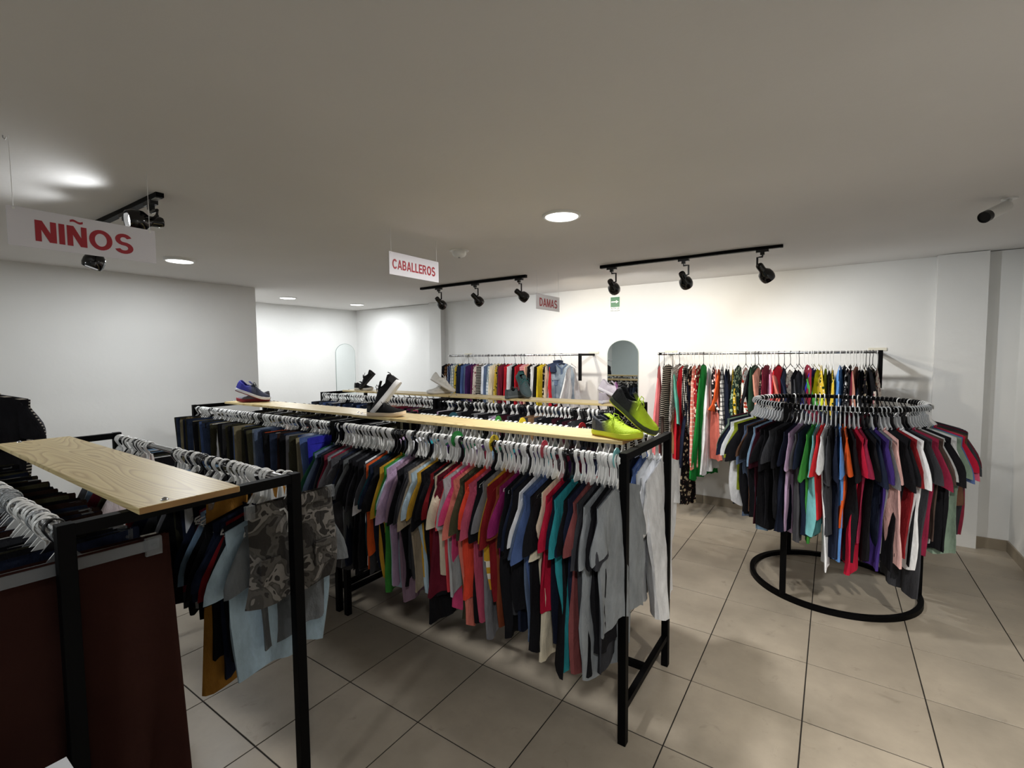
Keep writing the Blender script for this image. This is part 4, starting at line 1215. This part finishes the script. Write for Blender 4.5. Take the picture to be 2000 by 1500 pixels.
def shoe(lb, grp, toe, yaw, pitch, roll, upper, sole, outsole, lace, heelc=None, L=.27, tab=False, split=.62):
    o = thing('shoe', lb, 'shoe', group=grp)
    o.matrix_world = Matrix.Translation(toe) @ Matrix.Rotation(math.radians(yaw), 4, 'Z') @ Matrix.Rotation(math.radians(pitch), 4, 'Y') @ Matrix.Rotation(math.radians(roll), 4, 'X')
    P = shoe_meshes(L, upper, sole, outsole, lace)
    um = plain('shoe_' + upper, upper, .8, 0, .2, (220, .4, .002), .15, 30)
    if heelc: um = two_tone(upper, heelc, -L * split)
    mats = dict(upper=um, midsole=plain('shoe_sole_' + sole, sole, .6), outsole=plain('shoe_sole_' + outsole, outsole, .6), laces=plain('lace_' + lace, lace, .8), tongue=um, insole=dark_in, heel_counter=plain('shoe_heel_' + (heelc or upper), heelc or upper, .6))
    for n, b in P.items():
        q = b.build(n, mats[n], o)
        if n == 'upper': sdf = q.modifiers.new('thickness', 'SOLIDIFY'); sdf.thickness = .003; sdf.offset = 0
    if tab: MB().tube([(-L + .004, 0, .075), (-L - .006, 0, .10), (-L - .002, 0, .115)], .008, 6, flat=.4).build('heel_tab', um, o)
    return o
PZ = 1.3205
G = 'pair of lime and dark grey running shoes'
shoe('lime and grey running shoe standing flat at the right end of the middle plank', G, (-.73, 2.125, PZ), -18, 0, 0, 'b8d420', 'c8d428', 'c0a030', 'c4e43c', '3c4048')
shoe('lime and black running shoe leaning heel-up on the other lime one', G, (-.715, 2.275, PZ + .004), 2, 38, 8, 'b8d420', '3c4430', 'c8d428', 'c4e43c', '16181e', split=.5)
G = 'pair of black knitted trainers with white soles'
shoe('black trainer with thick white sole propped steeply on its toe', G, (-2.555, 2.125, PZ + .003), 218, 52, 10, '121214', 'e4e4e4', 'd8d8d8', '121214', None, .28, True)
shoe('black trainer with cream sole lying behind the propped one on the middle plank', G, (-2.36, 2.20, PZ), 20, 0, 0, '121214', 'd8c4a8', 'c8b090', '121214', None, .26)
G = 'pair of blue and grey running shoes'
shoe('blue and grey running shoe with white midsole leaning over its mate', G, (-4.27, 2.33, PZ + .006), 50, 22, 6, '33374a', 'dcdce4', '7c2028', '14141a', '3436a0', .28)
shoe('grey running shoe with dark red sole lying underneath the blue one', G, (-4.50, 2.17, PZ), 232, 0, 0, '6c6c74', '8c2430', '7c2028', '3c3c44', '55555c', .26)
G = 'pair of small black shoes'
shoe('black shoe pointing at the viewer, upright on the far left end of the rear plank', G, (-4.72, 3.72, PZ + .004), 235, 48, 0, '101012', '1a1a1c', '101012', '101012', None, .25)
shoe('black shoe with pale sole lying behind the upright one on the rear plank', G, (-4.60, 3.78, PZ), 10, 0, 0, '101012', 'c8c4bc', 'b8b4ac', '101012', None, .25)
G = 'pair of white running shoes'
shoe('white running shoe leaning on its mate on the rear plank', G, (-3.38, 3.86, PZ + .004), 40, 32, 0, 'd4d2cc', 'dad8d4', 'b8b0a4', 'd8d8d4', None, .28)
shoe('white running shoe lying flat underneath the leaning white one', G, (-3.56, 3.66, PZ), 250, 0, 0, 'c8c6c0', 'dad8d4', 'b8b0a4', 'd8d8d4', None, .26)
G = 'pair of teal and grey trainers'
shoe('teal and dark grey trainer propped on its toe on the rear plank', G, (-2.33, 3.70, PZ + .004), -25, 50, 8, '3a4a4c', '4a5456', '30383a', '2c6c6c', '1f4c4c', .26)
shoe('dark grey trainer lying behind the propped teal one on the rear plank', G, (-2.47, 3.88, PZ), 78, 0, 0, '4a5052', '5a6062', '30383a', '2c6c6c', None, .25)
G = 'pair of lilac and white running shoes'
shoe('lilac and white running shoe leaning at the right end of the rear plank', G, (-1.38, 3.74, PZ + .004), 14, 24, 6, 'bcb4bc', 'd8d4d8', 'b8b0b8', '9c5c9c', None, .27)
shoe('grey and lilac running shoe lying flat at the right end of the rear plank', G, (-1.50, 3.89, PZ), 72, 0, 0, 'a8a0a8', 'd0ccd0', 'b8b0b8', '9c5c9c', None, .26)

# white carton just in front of the foreground rack
cb = thing('carton', 'tall white cardboard box whose corner shows at the bottom left edge', 'box', (-1.48, .29, 0))
cm = plain('white_card', 'e4e6ea', .7)
bevel(MB().box((0, -.30, .0), (.32, .0, .776)).build('box_body', cm, cb, False), .003)
MB().box((0, -.149, .7762), (.32, .0, .780)).build('lid_flap', cm, cb, False)
MB().box((0, -.30, .7762), (.32, -.151, .780)).build('lid_flap', cm, cb, False)
MB().box((-.002, -.175, .7802), (.322, -.125, .7808)).build('tape', plain('clear_tape', 'c8c4b8', .3), cb, False)
